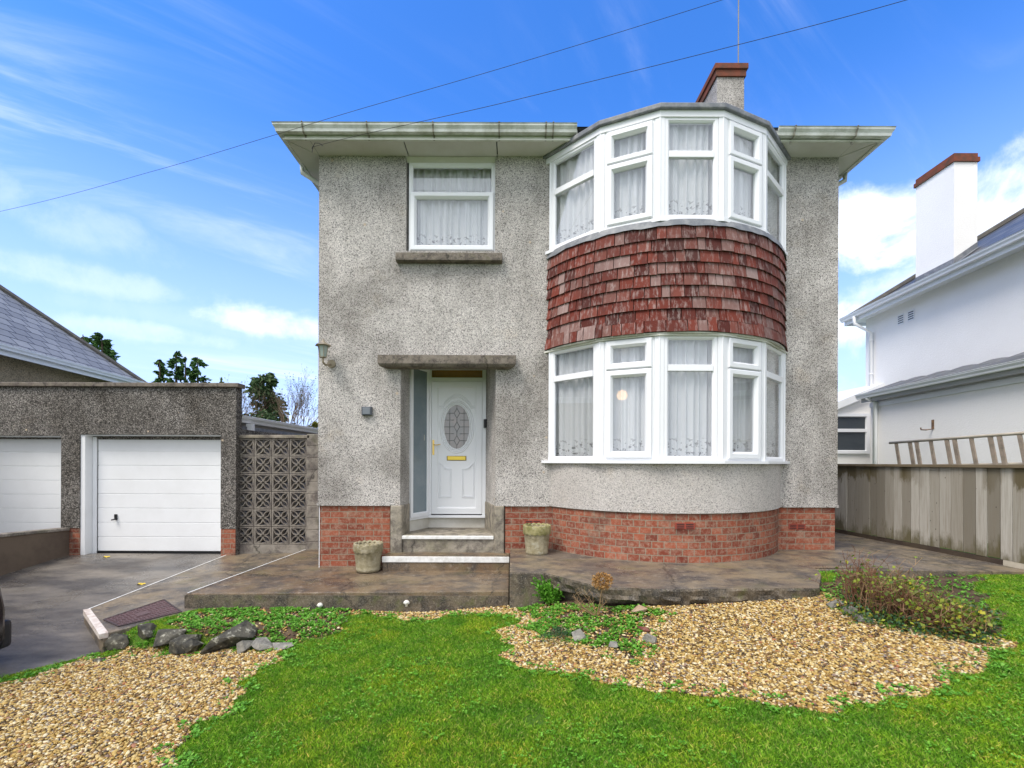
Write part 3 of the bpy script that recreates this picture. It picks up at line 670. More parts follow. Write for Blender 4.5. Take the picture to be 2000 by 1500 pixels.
# polygonal trims
def poly_band(m, pl, o0, o1, z0, z1):
    a, b = off_poly(pl, o0), off_poly(pl, o1)
    for i in range(len(pl)-1):
        m.quad((*b[i], z0), (*b[i+1], z0), (*b[i+1], z1), (*b[i], z1)); m.quad((*a[i], z1), (*b[i], z1), (*b[i+1], z1), (*a[i+1], z1))
        m.quad((*a[i], z0), (*a[i+1], z0), (*b[i+1], z0), (*b[i], z0)); m.quad((*a[i+1], z0), (*a[i], z0), (*a[i], z1), (*a[i+1], z1))
    for i in (0, len(pl)-1): m.quad((*a[i], z0), (*b[i], z0), (*b[i], z1), (*a[i], z1))
m = MB(); poly_band(m, CORN, -.06, .045, 5.535, 5.61); m.build('bay_fascia', UPVC, house)
rf = MB(); a = off_poly(CORN, .085); rf.prism(a + [(CORN[5][0]+.1, D0+.6), (CORN[0][0]-.1, D0+.6)], 5.61, 5.675); rf.build('bay_roof', LEAD, house, bevel=.012)
m = MB(); m.prism(off_poly(CORN, -.01) + [(CORN[5][0], D0+.2), (CORN[0][0], D0+.2)], 2.955, 2.975); m.build('bay_tile_soffit', UPVC, house)
m = MB(); m.prism(bay_arc(RT+.004, 40), 2.966, 2.984); m.build('tile_drip_board', OLDW, house)
m = MB(); poly_band(m, CORN, -.03, .058, 2.945, 2.9655); m.build('bay_drip_board', OLDW, house)

# windows -----------------------------------------------------------
FR = [(0, -.02), (0, .03), (.035, .03), (.043, .022), (.055, .012), (.055, -.02)]
CS = [(0, .0), (.0, .052), (.010, .058), (.055, .058), (.068, .042), (.082, .02), (.082, -.01)]
def pane(parent, o, ex, n, x0, x1, z0, z1, ins, mat=GLASS, name='pane'):
    m = MB(); o, ex, n = Vector(o), Vector(ex), Vector(n); ez = Vector((0, 0, 1))
    c = o + ex*(x0+x1)/2 + ez*(z0+z1)/2 + n*.002; m.obox(c, ex*((x1-x0)/2-ins+.006), n*.003, ez*((z1-z0)/2-ins+.006)); return m.build(name, mat, parent)
def curtain(parent, o, ex, n, L, z0, z1, back=.07, seed=0, hemoff=0):
    rr = random.Random(seed); o, ex, n = Vector(o), Vector(ex), Vector(n); N = int(L/.008); V = []; m = MB(); ph = rr.random()*6
    ss = [0]*(N+1)
    for i in range(N+1):
        x = i*L/N; ss[i] = .019*math.sin(x*58 + 2.4*math.sin(x*9+ph)) + .007*math.sin(x*121+ph) + .010*math.sin(x*17+ph*2)
    for i in range(N):
        a, b = i*L/N, (i+1)*L/N; p0 = o+ex*a-n*(back+ss[i]); p1 = o+ex*b-n*(back+ss[i+1])
        hem = 0
        m.quad(p0+Vector((0, 0, z0)), p1+Vector((0, 0, z0)), p1+Vector((0, 0, z1)), p0+Vector((0, 0, z1)), uv=[(a, hemoff), (b, hemoff), (b, z1-z0+hemoff), (a, z1-z0+hemoff)])
    return m.build('curtain', CURT, parent, recalc=False)
ez = Vector((0, 0, 1))
def bay_window(z0, z1, zt, label):
    m = MB()
    # corner posts
    for i, p in enumerate(CORN):
        if i in (0, 5):
            s = 1 if i == 0 else -1; m.box(*sorted((p[0]-s*.012, p[0]+s*.045)), D0-.05, D0+.12, z0, z1)
        else:
            q = off_poly(CORN, 0)[i]; d0 = (Vector(CORN[i])-Vector(CORN[i-1])).normalized(); d1 = (Vector(CORN[i+1])-Vector(CORN[i])).normalized()
            c = Vector(q); n0 = Vector((d0.y, -d0.x)); n1 = Vector((d1.y, -d1.x))
            for dd, nn in ((-d0, n0), (d1, n1)):
                m.mesh([(*(c+nn*.036-(0*dd)), z0), (*(c+nn*.036+dd*.05), z0), (*(c-nn*.04+dd*.05), z0), (*(c-nn*.04), z0), (*(c+nn*.036), z1), (*(c+nn*.036+dd*.05), z1), (*(c-nn*.04+dd*.05), z1), (*(c-nn*.04), z1)],
                       [(0, 1, 2, 3), (4, 7, 6, 5), (0, 4, 5, 1), (1, 5, 6, 2), (2, 6, 7, 3), (3, 7, 4, 0)])
            oc = off_poly(CORN, .036)[i]; m.tube([(*(Vector(oc)*.86+c*.14), z0), (*(Vector(oc)*.86+c*.14), z1)], .013, 8)
    facets = []
    for i in range(5):
        a, b = Vector((*CORN[i], 0)), Vector((*CORN[i+1], 0)); L = (b-a).length; ex = (b-a)/L; n = Vector((ex.y, -ex.x, 0)); e = .052 if 0 < i < 4 else .05
        facets.append((a, ex, n, L, e)); m.ring(a, ex, ez, n, e, L-e, z0, z1, FR)
        if i in (0, 2, 4): m.obox(a+ex*L/2+ez*zt+n*.005, ex*(L/2-e-.05), n*.026, ez*.038)
        else: m.obox(a+ex*L/2+ez*zt+n*.003, ex*(L/2-e-.03), n*.022, ez*.03)
    w_ = m.build('bay_window', UPVC, house, bevel=.003)
    if label: w_['label'] = label
    for i, (a, ex, n, L, e) in enumerate(facets):
        if i in (0, 2, 4):
            pane(w_, a, ex, n, e+.05, L-e-.05, z0+.05, zt-.036, 0); pane(w_, a, ex, n, e+.05, L-e-.05, zt+.036, z1-.05, 0)
        else:
            for lo_, hi_ in ((z0+.028, zt-.004), (zt+.012, z1-.028)):
                c = MB(); c.ring(a, ex, ez, n, e+.026, L-e-.026, lo_, hi_, CS); c.build('casement', UPVC, w_)
                pane(w_, a, ex, n, e+.026, L-e-.026, lo_, hi_, .08)
        curtain(w_, a, ex, n, L, z0+.03, z1, seed=i+int(z0*10))
    return w_
bay_window(4.335, 5.54, 5.105, 'upper bay window of five facets above the red hung tiles')
bwl = bay_window(1.468, 2.96, 2.57, 'lower bay window of five facets under the red hung tiles')
m = MB(); poly_band(m, CORN, -.03, .05, 4.30, 4.34); m.build('bay_sill', UPVC, house, bevel=.004)
m = MB(); poly_band(m, CORN, -.05, .085, 1.432, 1.468); m.build('bay_sill', UPVC, house, bevel=.004)
# interior floor, room walls
m = MB(); m.box(XL+.05, XR-.05, D0+.22, YB-.1, 2.93, 3.0); m.box(XL+.05, XR-.05, 10.2, 10.3, 0, 5.5); m.box(-.1, .0, YD+.3, 10.2, 0, 5.5); m.box(XL+.05, XR-.05, D0+.3, YB-.1, 5.52, 5.56)
m.build('inner_rooms', DARKIN, house)
# upper left window
YW = D0 + .075
m = MB(); o = Vector((UW[0], YW, 0)); L = UW[1]-UW[0]; ex = Vector((1, 0, 0)); nn = Vector((0, -1, 0)); zb, ztp = UW[2]+.0, PZ(880, 321, YW); ztr = PZ(880, 382, YW)
m.ring(o, ex, ez, nn, .03, L-.002, zb, ztp, FR); m.obox(o+ex*L/2+ez*ztr, ex*(L/2-.06), nn*.025, ez*.035)
uw = m.build('window', UPVC, house); uw['label'] = 'single window above the front door'
c = MB(); c.ring(o, ex, ez, nn, .052, L-.024, zb+.022, ztr+.02, CS); c.build('casement', UPVC, uw); pane(uw, o, ex, nn, .052, L-.024, zb+.022, ztr+.02, .08); pane(uw, o, ex, nn, .08, L-.05, ztr+.035, ztp-.05, 0)
curtain(uw, o, ex, nn, L, zb+.05, ztr+.0, seed=3); curtain(uw, o, ex, nn, L, ztr+.02, ztp, back=.10, seed=9, hemoff=1)
m = MB(); xa, xb = PX(772, 498, D0-.1), PX(981, 498, D0-.1); za, zb2 = PZ(870, 508, D0-.1), PZ(870, 491, D0-.1)
m.mesh([(xa, D0-.1, za), (xb, D0-.1, za), (xb, D0-.001, za-.01), (xa, D0-.001, za-.01), (xa, D0-.1, zb2-.012), (xb, D0-.1, zb2-.012), (xb, YW-.03, zb2+.004), (xa, YW-.03, zb2+.004)], [(0, 3, 2, 1), (4, 5, 6, 7), (0, 1, 5, 4), (1, 2, 6, 5), (2, 3, 7, 6), (3, 0, 4, 7)])
m.build('stone_sill', CONC_L, uw, bevel=.008)
# sloping box-in of the soffit above that window
m = MB(); m.quad((UW[0], D0-.001, ZS-.005), (UW[1], D0-.001, ZS-.005), (UW[1], YW-.03, ztp+.012), (UW[0], YW-.03, ztp+.012)); m.quad((UW[0], YW-.03, ztp+.012), (UW[1], YW-.03, ztp+.012), (UW[1], YW-.03, ztp-.004), (UW[0], YW-.03, ztp-.004))
m.build('window_head_board', SOFF, house)

# eaves ----------------------------------------------------------------
OV = .30; YF = D0-OV; FX0, FX1 = XL-OV, XR+OV
bx0, bx1 = CORN[0][0]+.33, CORN[5][0]-.33
def eave_poly_soffit():
    m = MB()
    seg = [(FX0, XL), (XL, PX(788, 290, YF)), (PX(788, 290, YF), PX(970, 290, YF)), (PX(970, 290, YF), CORN[0][0]+.25), (CORN[5][0]-.25, XR), (XR, FX1)]
    for i, (a, b) in enumerate(seg):
        m.box(a+.007, b-.007, YF+.002, D0+.14 if i in (0, 5) else D0-.001, ZS, ZS+.012) if i not in (0, 5) else m.prism([(a+.002, YF+.012), (b-.007, D0-.004), (b-.007, YB), (a+.002, YB)] if i == 0 else [(a+.007, D0-.004), (b-.002, YF+.012), (b-.002, YB), (a+.002, YB)], ZS, ZS+.012)
    for (c0, c1, w0, w1) in ((FX0, YF, XL, D0), (FX1, YF, XR, D0)):      # mitre triangles
        m.quad((c0, c1, ZS+.004), (w0, w1, ZS+.004), (w0, c1, ZS+.004))
    m.box(XL, XR, D0, YB, ZS+.02, ZS+.03)
    return m.build('soffit', SOFF, house)
eave_poly_soffit()
ZG0, ZG1 = 5.705, 5.80
m = MB(); m.box(FX0-.02, bx0, YF-.02, YF, ZS-.012, ZG1-.01); m.box(bx1, FX1+.02, YF-.02, YF, ZS-.012, ZG1-.01); m.box(FX0-.02, FX0, YF, YB, ZS-.012, ZG1-.01); m.box(FX1, FX1+.02, YF, YB, ZS-.012, ZG1-.01)
m.box(FX0-.035, bx0, YF-.035, YF-.02, ZS-.012, ZS+.01); m.box(bx1, FX1+.035, YF-.035, YF-.02, ZS-.012, ZS+.01)
m.build('fascia', OLDW, house, bevel=.004)
GP = [(0, .03), (.0, 0), (.035, -.012), (.075, -.004), (.082, .03), (.105, .065), (.105, .085), (.115, .093), (.105, .098), (.095, .085), (.07, .03), (.03, .01), (.012, .03)]
def gutter_run(m, p0, p1, out, mit0=0, mit1=0, prof=GP, sc=1):
    p0, p1, out = Vector(p0), Vector(p1), Vector(out); d = (p1-p0).normalized(); n = len(prof)
    vs = [p0 + out*a*sc + ez*b*sc + d*(-mit0*a*sc) for a, b in prof] + [p1 + out*a*sc + ez*b*sc + d*(mit1*a*sc) for a, b in prof]
    m.mesh(vs, [(i, (i+1) % n, n+(i+1) % n, n+i) for i in range(n)] + [tuple(range(n)), tuple(range(2*n-1, n-1, -1))])
BRKT = simple('stained_bracket', (.30, .29, .24), .6, .3, .9, (.08, .06, .04), 20)
def gut_brackets(par, ps, out, dx, sc=1):
    for p in ps:
        b = MB(); p, out_, dx_ = Vector(p), Vector(out), Vector(dx)
        for (a, c), (a2, c2) in zip(GP[:8], GP[1:8]):
            q0, q1 = p + out_*(a*1.08+.004)*sc + ez*(c*1.08-.008)*sc, p + out_*(a2*1.08+.004)*sc + ez*(c2*1.08-.008)*sc
            mid = (q0+q1)/2; h = (q1-q0)/2
            if h.length > 1e-4: b.obox(mid, dx_*.009, h*1.05, h.cross(dx_).normalized()*.004)
        b.obox(p+out_*.004+ez*(-.03), dx_*.011, out_*.004, ez*.04)
        b.build('bracket', BRKT, par)
m = MB(); y = YF-.022
gutter_run(m, (FX0-.022, y, ZG0), (bx0-.02, y, ZG0), (0, -1, 0), 1, 0)
gu = m.build('gutter', GUT, house); gut_brackets(gu, [(PX(u, 260, y-.05), y, ZG0) for u in (594, 719, 847, 975, 1066, 1080)], (0, -1, 0), (1, 0, 0))
m = MB(); gutter_run(m, (bx1+.02, y, ZG0-.03), (FX1+.022, y, ZG0-.03), (0, -1, 0), 0, 1)
gu = m.build('gutter', GUT, house); gut_brackets(gu, [(PX(u, 265, y-.05), y, ZG0-.03) for u in (1548, 1668)], (0, -1, 0), (1, 0, 0))
m = MB(); gutter_run(m, (FX0-.022, YB, ZG0), (FX0-.022, y, ZG0), (-1, 0, 0), 0, 1); m.build('side_gutter', GUT, house)
m = MB(); gutter_run(m, (FX1+.022, y, ZG0-.03), (FX1+.022, YB, ZG0-.03), (1, 0, 0), 1, 0); m.build('side_gutter', GUT, house)
# swan-neck downpipes
m = MB(); m.tube([(FX0-.06, 6.62, ZG0), (FX0-.06, 6.62, ZS-.06), (XL-.10, 6.70, ZS-.20), (XL-.04, 6.86, ZS-.34), (XL-.04, 6.88, 0)], .034, 10); m.build('downpipe', GUT, house, smooth=True)
m = MB(); m.tube([(FX1+.06, 6.72, ZG0-.03), (FX1+.06, 6.72, ZS-.08), (XR+.10, 6.80, ZS-.22), (XR+.04, 6.96, ZS-.36), (XR+.04, 6.98, .2)], .034, 10); m.build('downpipe', GUT, house, smooth=True)
# main roof
m = MB(); rp = .52; xm = (XL+XR)/2; e = .06; x0, x1, y0, y1 = FX0-e, FX1+e, YF-e, YB+.3; hw = (x1-x0)/2; zr0 = ZG1-.0; zrt = zr0 + hw*rp
a, b, c, d = (x0, y0, zr0), (x1, y0, zr0), (x1, y1, zr0), (x0, y1, zr0); r1, r2 = (xm, y0+hw, zrt), (xm, y1-hw, zrt)
def slope_uv(pts):                  # metres up the slope for slate courses
    o = Vector(pts[0]); ex = (Vector(pts[1])-o).normalized(); n = ex.cross(Vector(pts[2])-o).normalized(); ey = n.cross(ex); return [((Vector(p)-o).dot(ex), (Vector(p)-o).dot(ey)) for p in pts]
for q in ((a, b, r1), (b, c, r2, r1), (c, d, r2), (d, a, r1, r2)): m.quad(*q, uv=slope_uv(q))
m.quad((x0+.01, y0+.01, zr0-.006), (x0+.01, y1, zr0-.006), (x1-.01, y1, zr0-.006), (x1-.01, y0+.01, zr0-.006))
m.build('roof', SLATE_D, house)
# chimney
cx0, cx1, cy0, cy1 = 3.37, 3.82, 7.63, 8.55; ct = 8.03
m = MB(); m.box(cx0, cx1, cy0, cy1, 5.9, ct-.2); ch = m.build('chimney', DASH, house)
m = MB(); m.box(cx0-.025, cx1+.025, cy0-.025, cy1+.025, ct-.2, ct-.09); m.box(cx0-.05, cx1+.05, cy0-.05, cy1+.05, ct-.089, ct); m.build('brick_cap', BRICK_CH, ch, bevel=.006)

m = MB(); m.box(XL+.012, XL+.021, D0+.012, D0+.03, -.02, ZB-.006); m.build('corner_bead', WCLEAN, house)
# porch canopy slab, surround, doors ------------------------------------
m = MB(); xa, xb = PX(737, 700, D0-.16), PX(1008, 700, D0-.16); za, zb = PZ(870, 713, D0-.16), PZ(870, 693, D0-.16)
m.mesh([(xa, D0-.16, za+.02), (xb, D0-.16, za+.02), (xb-.1, D0, za-.03), (xa+.1, D0, za-.03), (xa, D0-.16, zb), (xb, D0-.16, zb), (xb, D0, zb+.01), (xa, D0, zb+.01), (xa+.02, D0-.13, za-.012), (xb-.02, D0-.13, za-.012)],
       [(4, 5, 6, 7), (0, 1, 5, 4), (8, 9, 1, 0), (3, 2, 9, 8), (1, 9, 2), (1, 2, 6, 5), (0, 3, 8), (0, 4, 7, 3), (2, 3, 7, 6)])
m.box(PO[0]+.0, PO[1]-.0, D0+.001, D0+.12, 2.735, ZPT+.0)
m.build('porch_slab', CONC_L, house, bevel=.006)
zq = lambda u, v: PZ(u, v, D0)
for xo0, xo1, xi in ((PX(762, 1030, D0), PX(785, 1030, D0), 1), (PX(985, 1030, D0), PX(966, 1030, D0), -1)):
    m = MB(); yb = YSL if xi == 1 else YD
    xin = XSL+.012 if xi == 1 else XDR-.0
    pl = [(xo0, D0-.008), (xo1, D0-.008), (xin, yb), (xo0, yb)]
    if xi == -1: pl = pl[::-1]
    m.prism(pl, -.2, ZB+.005); m.build('door_surround', CONC_S, house, bevel=.02)
# back wall under the threshold
m = MB(); m.prism([(XSL-.0, YSL+.01), (XDL, YD+.02), (XDR+.05, YD+.02), (XDR+.05, YD+.2), (XSL-.1, YD+.2)], .2, .585); m.build('threshold_wall', PLASTER, house)
m = MB(); m.prism([(XSL-.01, YSL-.035), (XDL-.0, YD-.045), (XDR+.015, YD-.045), (XDR+.015, YD+.1), (XSL-.03, YD+.1)], .586, .625); m.build('door_sill', UPVC, house, bevel=.005)
# side screen
a, b = Vector((XSL, YSL, 0)), Vector((XDL-.0, YD, 0)); L = (b-a).length; ex = (b-a)/L; n = Vector((ex.y, -ex.x, 0)); ztop = ZPT-.0
m = MB(); m.ring(a, ex, ez, n, 0, L, .626, ztop, [(0, -.03), (0, .03), (.05, .03), (.065, .01), (.065, -.03)])
sw = m.build('side_window', UPVC, house); pane(sw, a, ex, n, 0, L, .626, ztop, .06, FROST)
# door frame: two jambs, head, transom
ztr0, ztr1 = PZ(893, 745, YD), PZ(893, 738, YD); zfh = PZ(893, 723, YD)
m = MB(); ld, rd_ = PX(843, 850, YD), PX(942, 850, YD)
m.box(XDL-.02, ld, YD-.03, YD+.06, .626, ZPT); m.box(rd_, XDR+.02, YD-.03, YD+.06, .626, ZPT); m.box(ld, rd_, YD-.03, YD+.06, ztr0, ztr1+.0); m.box(ld, rd_, YD-.03, YD+.06, zfh, ZPT)
df = m.build('door_frame', UPVC, house, bevel=.004)
m = MB(); m.box(ld, rd_, YD+.005, YD+.015, ztr1+.0, zfh); m.build('transom_pane', LITWOOD, df)
m = MB(); zd0 = .632; m.box(ld+.004, rd_-.004, YD-.012, YD+.04, zd0+.012, ztr0-.004)
W_ = rd_-ld; o = Vector((ld, YD-.012, 0)); ex = Vector((1, 0, 0)); nn = Vector((0, -1, 0))
m.ring(o, ex, ez, nn, .004, W_-.004, zd0+.012, ztr0-.004, [(0, 0), (0, .014), (.085, .014), (.10, .004), (.105, 0)])
def molding(m, pts, r=.006): m.tube([(x, YD-.014, z) for x, z in pts], r, 6)
dc = P(892.6, 834, YD)
def ell(rx, rz, a0=0, a1=360, n=40): return [(dc.x+rx*math.cos(R(a0+(a1-a0)*k/n)), dc.z+rz*math.sin(R(a0+(a1-a0)*k/n))) for k in range(n+1)]
for k_, rr in ((0, .012), (.028, .009), (.05, .012)): molding(m, ell(.205+k_, .345+k_), rr)
for k_, rr in ((0, .008), (.025, .006), (.045, .008)):
    molding(m, [(dc.x-.275-k_*.3, dc.z+.29+k_*.6), (dc.x-.215, dc.z+.29+k_*.9)] + [(dc.x-.20+.40*t/16, dc.z+.33+k_+.125*math.sin(math.pi*t/16)) for t in range(17)] + [(dc.x+.215, dc.z+.29+k_*.9), (dc.x+.275+k_*.3, dc.z+.29+k_*.6)], rr)
for s in (-1, 1):
    xi, xo = dc.x+s*.085, dc.x+s*.27; zl = PZ(893, 971, YD); zi, zo = PZ(893, 916, YD), PZ(893, 903, YD)
    for k_, rr in ((0, .009), (.018, .006)):
        i_, o_ = xi+s*k_, xo-s*k_
        molding(m, [(i_, zl+k_), (o_, zl+k_), (o_, zo-k_*1.4), ((i_*.5+o_*.5), zi-k_+.012), (i_, zi-k_), (i_, zl+k_)], rr)
door = m.build('front_door', UPVC, house); door['label'] = 'white panelled front door with oval leaded glass'
m = MB(); N = 40; m.mesh([(x, YD-.016, z) for x, z in ell(.20, .34, n=N)[:-1]], [tuple(range(N))]); m.build('oval_glass', DOORGL, door)
m = MB()
def came(p, q): m.tube([(dc.x+p[0], YD-.019, dc.z+p[1]), (dc.x+q[0], YD-.019, dc.z+q[1])], .0035, 5)
for z_ in (-.21, -.105, 0, .105, .21): h_ = .2*math.sqrt(1-(z_/.34)**2); came((-h_, z_), (-.045 if abs(z_) > 0 else -.045, z_)); came((.045, z_), (h_, z_))
for x_ in (-.11, .11): h_ = .34*math.sqrt(1-(x_/.2)**2); came((x_, -h_), (x_, h_))
for z_ in (-.21, 0, .21):
    q = [(0, z_+.075), (.042, z_), (0, z_-.075), (-.042, z_), (0, z_+.075)]
    for s_, t_ in zip(q, q[1:]): came(s_, t_)
for s_, t_ in ((.285, .34), (-.34, -.285), (.075, .135), (-.135, -.075)): came((0, s_), (0, t_))
m.build('lead_came', LEADLINE, door)
m = MB(); lb = P(892, 895, YD); m.box(lb.x-.15, lb.x+.15, YD-.022, YD-.013, lb.z-.036, lb.z+.036); m.m = 1; m.box(lb.x-.137, lb.x+.137, YD-.028, YD-.022, lb.z-.027, lb.z+.027); m.build('letterbox', [simple('dull_brass', (.3, .22, .08), .4, .5, metal=.8), YELBR], door, bevel=.003)
m = MB(); hb = P(847, 874, YD); m.box(hb.x-.014, hb.x+.014, YD-.035, YD-.025, hb.z-.115, hb.z+.115); m.tube([(hb.x, YD-.035, hb.z+.045), (hb.x, YD-.07, hb.z+.045), (hb.x+.05, YD-.075, hb.z+.035), (hb.x+.115, YD-.07, hb.z+.045)], .008, 8); m.tube([(hb.x, YD-.036, hb.z-.06), (hb.x, YD-.045, hb.z-.06)], .012, 10)
m.build('handle', BRASS, door, bevel=.003)
# steps ---------------------------------------------------------------
st = thing('front_steps', (-1.0, 6.2, 0), 'two concrete steps with white painted nosings under the front door', 'steps')
m = MB(); m.prism([(PX(784, 1050, 6.38)+.02, 6.37), (PX(964, 1050, 6.38)+.02, 6.37), (XDR, YD+.02), (XDL-.03, YD+.02), (XSL+.0, YSL)], .0, .43); m.build('upper_step', CONC_S, st, bevel=.01)
m = MB(); m.box(PX(784, 1048, 6.35), PX(964, 1048, 6.35), 6.345, 6.372, .375, .424); m.build('nosing', WPAINT, st, bevel=.008)
xa, xb = PX(747, 1090, 6.1), PX(995, 1090, 6.1)
m = MB(); m.box(xa, xb, 6.10, D0+.04, -.1, .192); m.build('lower_step', CONC, st, bevel=.012)
m = MB(); m.box(xa-.003, xb-.002, 6.088, 6.102, .112, .190); m.build('nosing', WPAINT, st, bevel=.005)

# pots ------------------------------------------------------------------
POTM = rockmat('mossy_pot_stone', (.20, .17, .09), (.42, .37, .26), .5)
POTR = rockmat('mossy_rim', (.16, .15, .05), (.38, .34, .17), .4)
MOSS = simple('moss', (.10, .11, .02), .95, .1, .7, (.17, .15, .04), 14, bumps=60)
def pot(c, r, h, label, seed):
    t = thing('plant_pot', c, label, 'plant pot', 'barrel shaped stone pots by the front steps'); m = MB()
    wb = lambda j, a, rr, z: (rr*(1+.012*(math.sin(a*16) > .75)), z + (.012*math.cos(a*16) if j in (6, 7, 8) else 0))
    m.lathe(c, [(0, 0), (r*.80, 0), (r*.83, h*.06), (r*.85, h*.09), (r*.83, h*.12), (r*.94, h*.70), (r*1.0, h*.76), (r*1.0, h*.97), (r*.88, h*.97), (r*.84, h*.8), (0, h*.8)], 64, wb); m.build('bowl', POTM, t, smooth=True)
    m = MB(); m.lathe(c, [(r*.86, h*.80), (r*.7, h*.86), (r*.4, h*.89), (0, h*.89)], 32, lambda j, a, rr, z: (rr, z+.008*math.sin(a*5+seed))); m.build('soil', MOSS, t, smooth=True)
    m = MB(); m.lathe(c, [(r*1.004, h*.745), (r*1.03, h*.79), (r*1.03, h*.96), (r*1.0, h*1.0), (r*.9, h*1.0), (r*.87, h*.93)], 64, lambda j, a, rr, z: (rr, z + (.016*abs(math.sin(a*8)) if j > 1 else -.016*abs(math.sin(a*8))))); m.build('scalloped_rim', POTR if seed else POTM, t, smooth=True)
pl_ = P(717, 1117, 6.05); pot((pl_.x, 6.10, .0), .185, .36, 'stone pot with scalloped rim on the terrace left of the steps', 0)
pr_ = P(1049, 1085, 6.0); pot((pr_.x, 6.06, .24), .178, .37, 'stone pot with mossy scalloped rim right of the steps by the bay', 1)

# wall lantern, box, bell ------------------------------------------------
BRONZE = simple('aged_lantern_metal', (.33, .28, .20), .5, .4, .6, (.12, .09, .06), 12, metal=.3)
lc = P(631, 690, 6.18); t = thing('wall_lantern', (lc.x, 6.3, lc.z), 'small hexagonal lantern on a bracket at the left corner of the house', 'lantern')
m = MB(); m.lathe((lc.x, 6.18, lc.z), [(.035, -.062), (.045, -.058), (.047, -.05)], 6); m.lathe((lc.x, 6.18, lc.z), [(.105, .098), (.108, .105), (.04, .145), (.012, .17), (.008, .19), (0, .195)], 6)
m.mesh([(lc.x+.105*math.cos(k*math.pi/3), 6.18+.105*math.sin(k*math.pi/3), lc.z+.098) for k in range(6)], [tuple(range(6))])
for k in range(6):
    a = k*math.pi/3; m.tube([(lc.x+.045*math.cos(a), 6.18+.045*math.sin(a), lc.z-.055), (lc.x+.068*math.cos(a), 6.18+.068*math.sin(a), lc.z+.10)], .0045, 5)
m.tube([(lc.x, 6.18, lc.z-.06), (lc.x, 6.18, lc.z-.12), (lc.x+.02, 6.21, lc.z-.15), (lc.x+.05, 6.31, lc.z-.12)], [.018, .014, .014, .014], 8)
m.tube([(lc.x+.055, 6.339, lc.z-.11), (lc.x+.055, 6.315, lc.z-.11)], .055, 16); m.build('frame', BRONZE, t)
m = MB(); m.lathe((lc.x, 6.18, lc.z), [(.042, -.05), (.064, .098)], 6); m.build('glass', simple('lantern_glass', (.30, .36, .33), .15, .7, .5, (.42, .44, .38), 12), t)
bx_ = P(717, 803, D0-.02); t = thing('wall_light', (bx_.x, D0, bx_.z), 'dark grey square light box on the wall left of the door', 'wall light'); m = MB()
m.box(bx_.x-.07, bx_.x+.07, D0-.05, D0, bx_.z-.06, bx_.z+.06); m.build('housing', GREYP, t, bevel=.006); m = MB(); m.box(bx_.x-.05, bx_.x+.05, D0-.058, D0-.05, bx_.z-.045, bx_.z+.045); m.build('lens', simple('grey_lens', (.15, .17, .19), .3, .5), t, bevel=.003)
# key safe on the right reveal
dr = (Vector((XDR+.01, YD, 0))-Vector((PO[1], D0, 0))); nr = Vector((-dr.y, dr.x, 0)).normalized(); nr = nr if nr.x < 0 else -nr; dr.normalize()
q = Vector((PO[1], D0, 0)) + dr*.70; m = MB(); zc_ = PZ(945, 827, 7.0); m.obox((q.x+nr.x*.02, q.y+nr.y*.02, zc_), dr*.035, nr*.022, ez*.065)
tag(m.build('doorbell', BLACK, bevel=.006), 'small black doorbell box on the right side of the door recess', 'doorbell')
m = MB(); kb = P(827, 855, YD-.1); m.box(kb.x-.018, kb.x+.018, kb.y-.015, kb.y+.03, kb.z-.045, kb.z+.045); m.m = 1; m.tube([(kb.x, kb.y-.02, kb.z), (kb.x, kb.y-.012, kb.z)], .008, 8)
tag(m.build('bell_push', [simple('cream_plastic', (.55, .50, .38), .5), BLACK], bevel=.004), 'cream bell push on the white frame left of the front door', 'bell push')

# pendant lamp inside the bay
lp = P(1215, 772, 8.2); t = thing('pendant_lamp', (lp.x, lp.y, 2.9), 'lit pendant lamp seen through the net curtain of the lower bay', 'lamp'); m = MB()
m.lathe((lp.x, lp.y, lp.z), [(.0, -.09), (.07, -.07), (.10, 0), (.07, .07), (.02, .09)], 20)
em = Mt('lit_bulb_glass'); em.b.inputs['Emission Color'].default_value = (1, .55, .2, 1); em.b.inputs['Emission Strength'].default_value = 2.5; m.build('lamp_shade', em.done((.9, .7, .4)), t, smooth=True)
m = MB(); m.tube([(lp.x, lp.y, lp.z+.09), (lp.x, lp.y, 2.93)], .006, 6); m.build('cord', CABLE, t)

# aerial, cables ----------------------------------------------------------
am = P(1442, 125, 7.8); t = thing('aerial', (am.x, 7.8, ct-.1), 'thin metal aerial mast on the brick topped chimney', 'aerial'); POLE = simple('galvanised_pole', (.20, .20, .21), .6, .4, metal=.3)
m = MB(); m.tube([(am.x, 7.8, ct-.1), (am.x, 7.8, ct+1.9)], .011, 8); m.build('mast', POLE, t)
m = MB(); m.tube([(am.x-.5, 7.8, ct+1.8), (am.x+.4, 7.8, ct+1.8)], .01, 6)
for k in range(8): m.tube([(am.x-.45+.11*k, 7.6, ct+1.8), (am.x-.45+.11*k, 8.0, ct+1.8)], .004, 5)
m.build('antenna', POLE, t)
def cable(pts, r, name, label):
    m = MB(); out = []
    for i in range(len(pts)-1):
        p0, p1, p2, p3 = [Vector(pts[max(0, min(len(pts)-1, j))]) for j in (i-1, i, i+1, i+2)]
        for k in range(14):
            t_ = k/14; out.append(.5*((2*p1)+(-p0+p2)*t_+(2*p0-5*p1+4*p2-p3)*t_*t_+(-p0+3*p1-3*p2+p3)*t_**3))
    out.append(Vector(pts[-1])); m.tube(out, r, 6); return tag(m.build(name, CABLE, smooth=True), label, 'cable')
bk = P(611, 287, YF-.03)
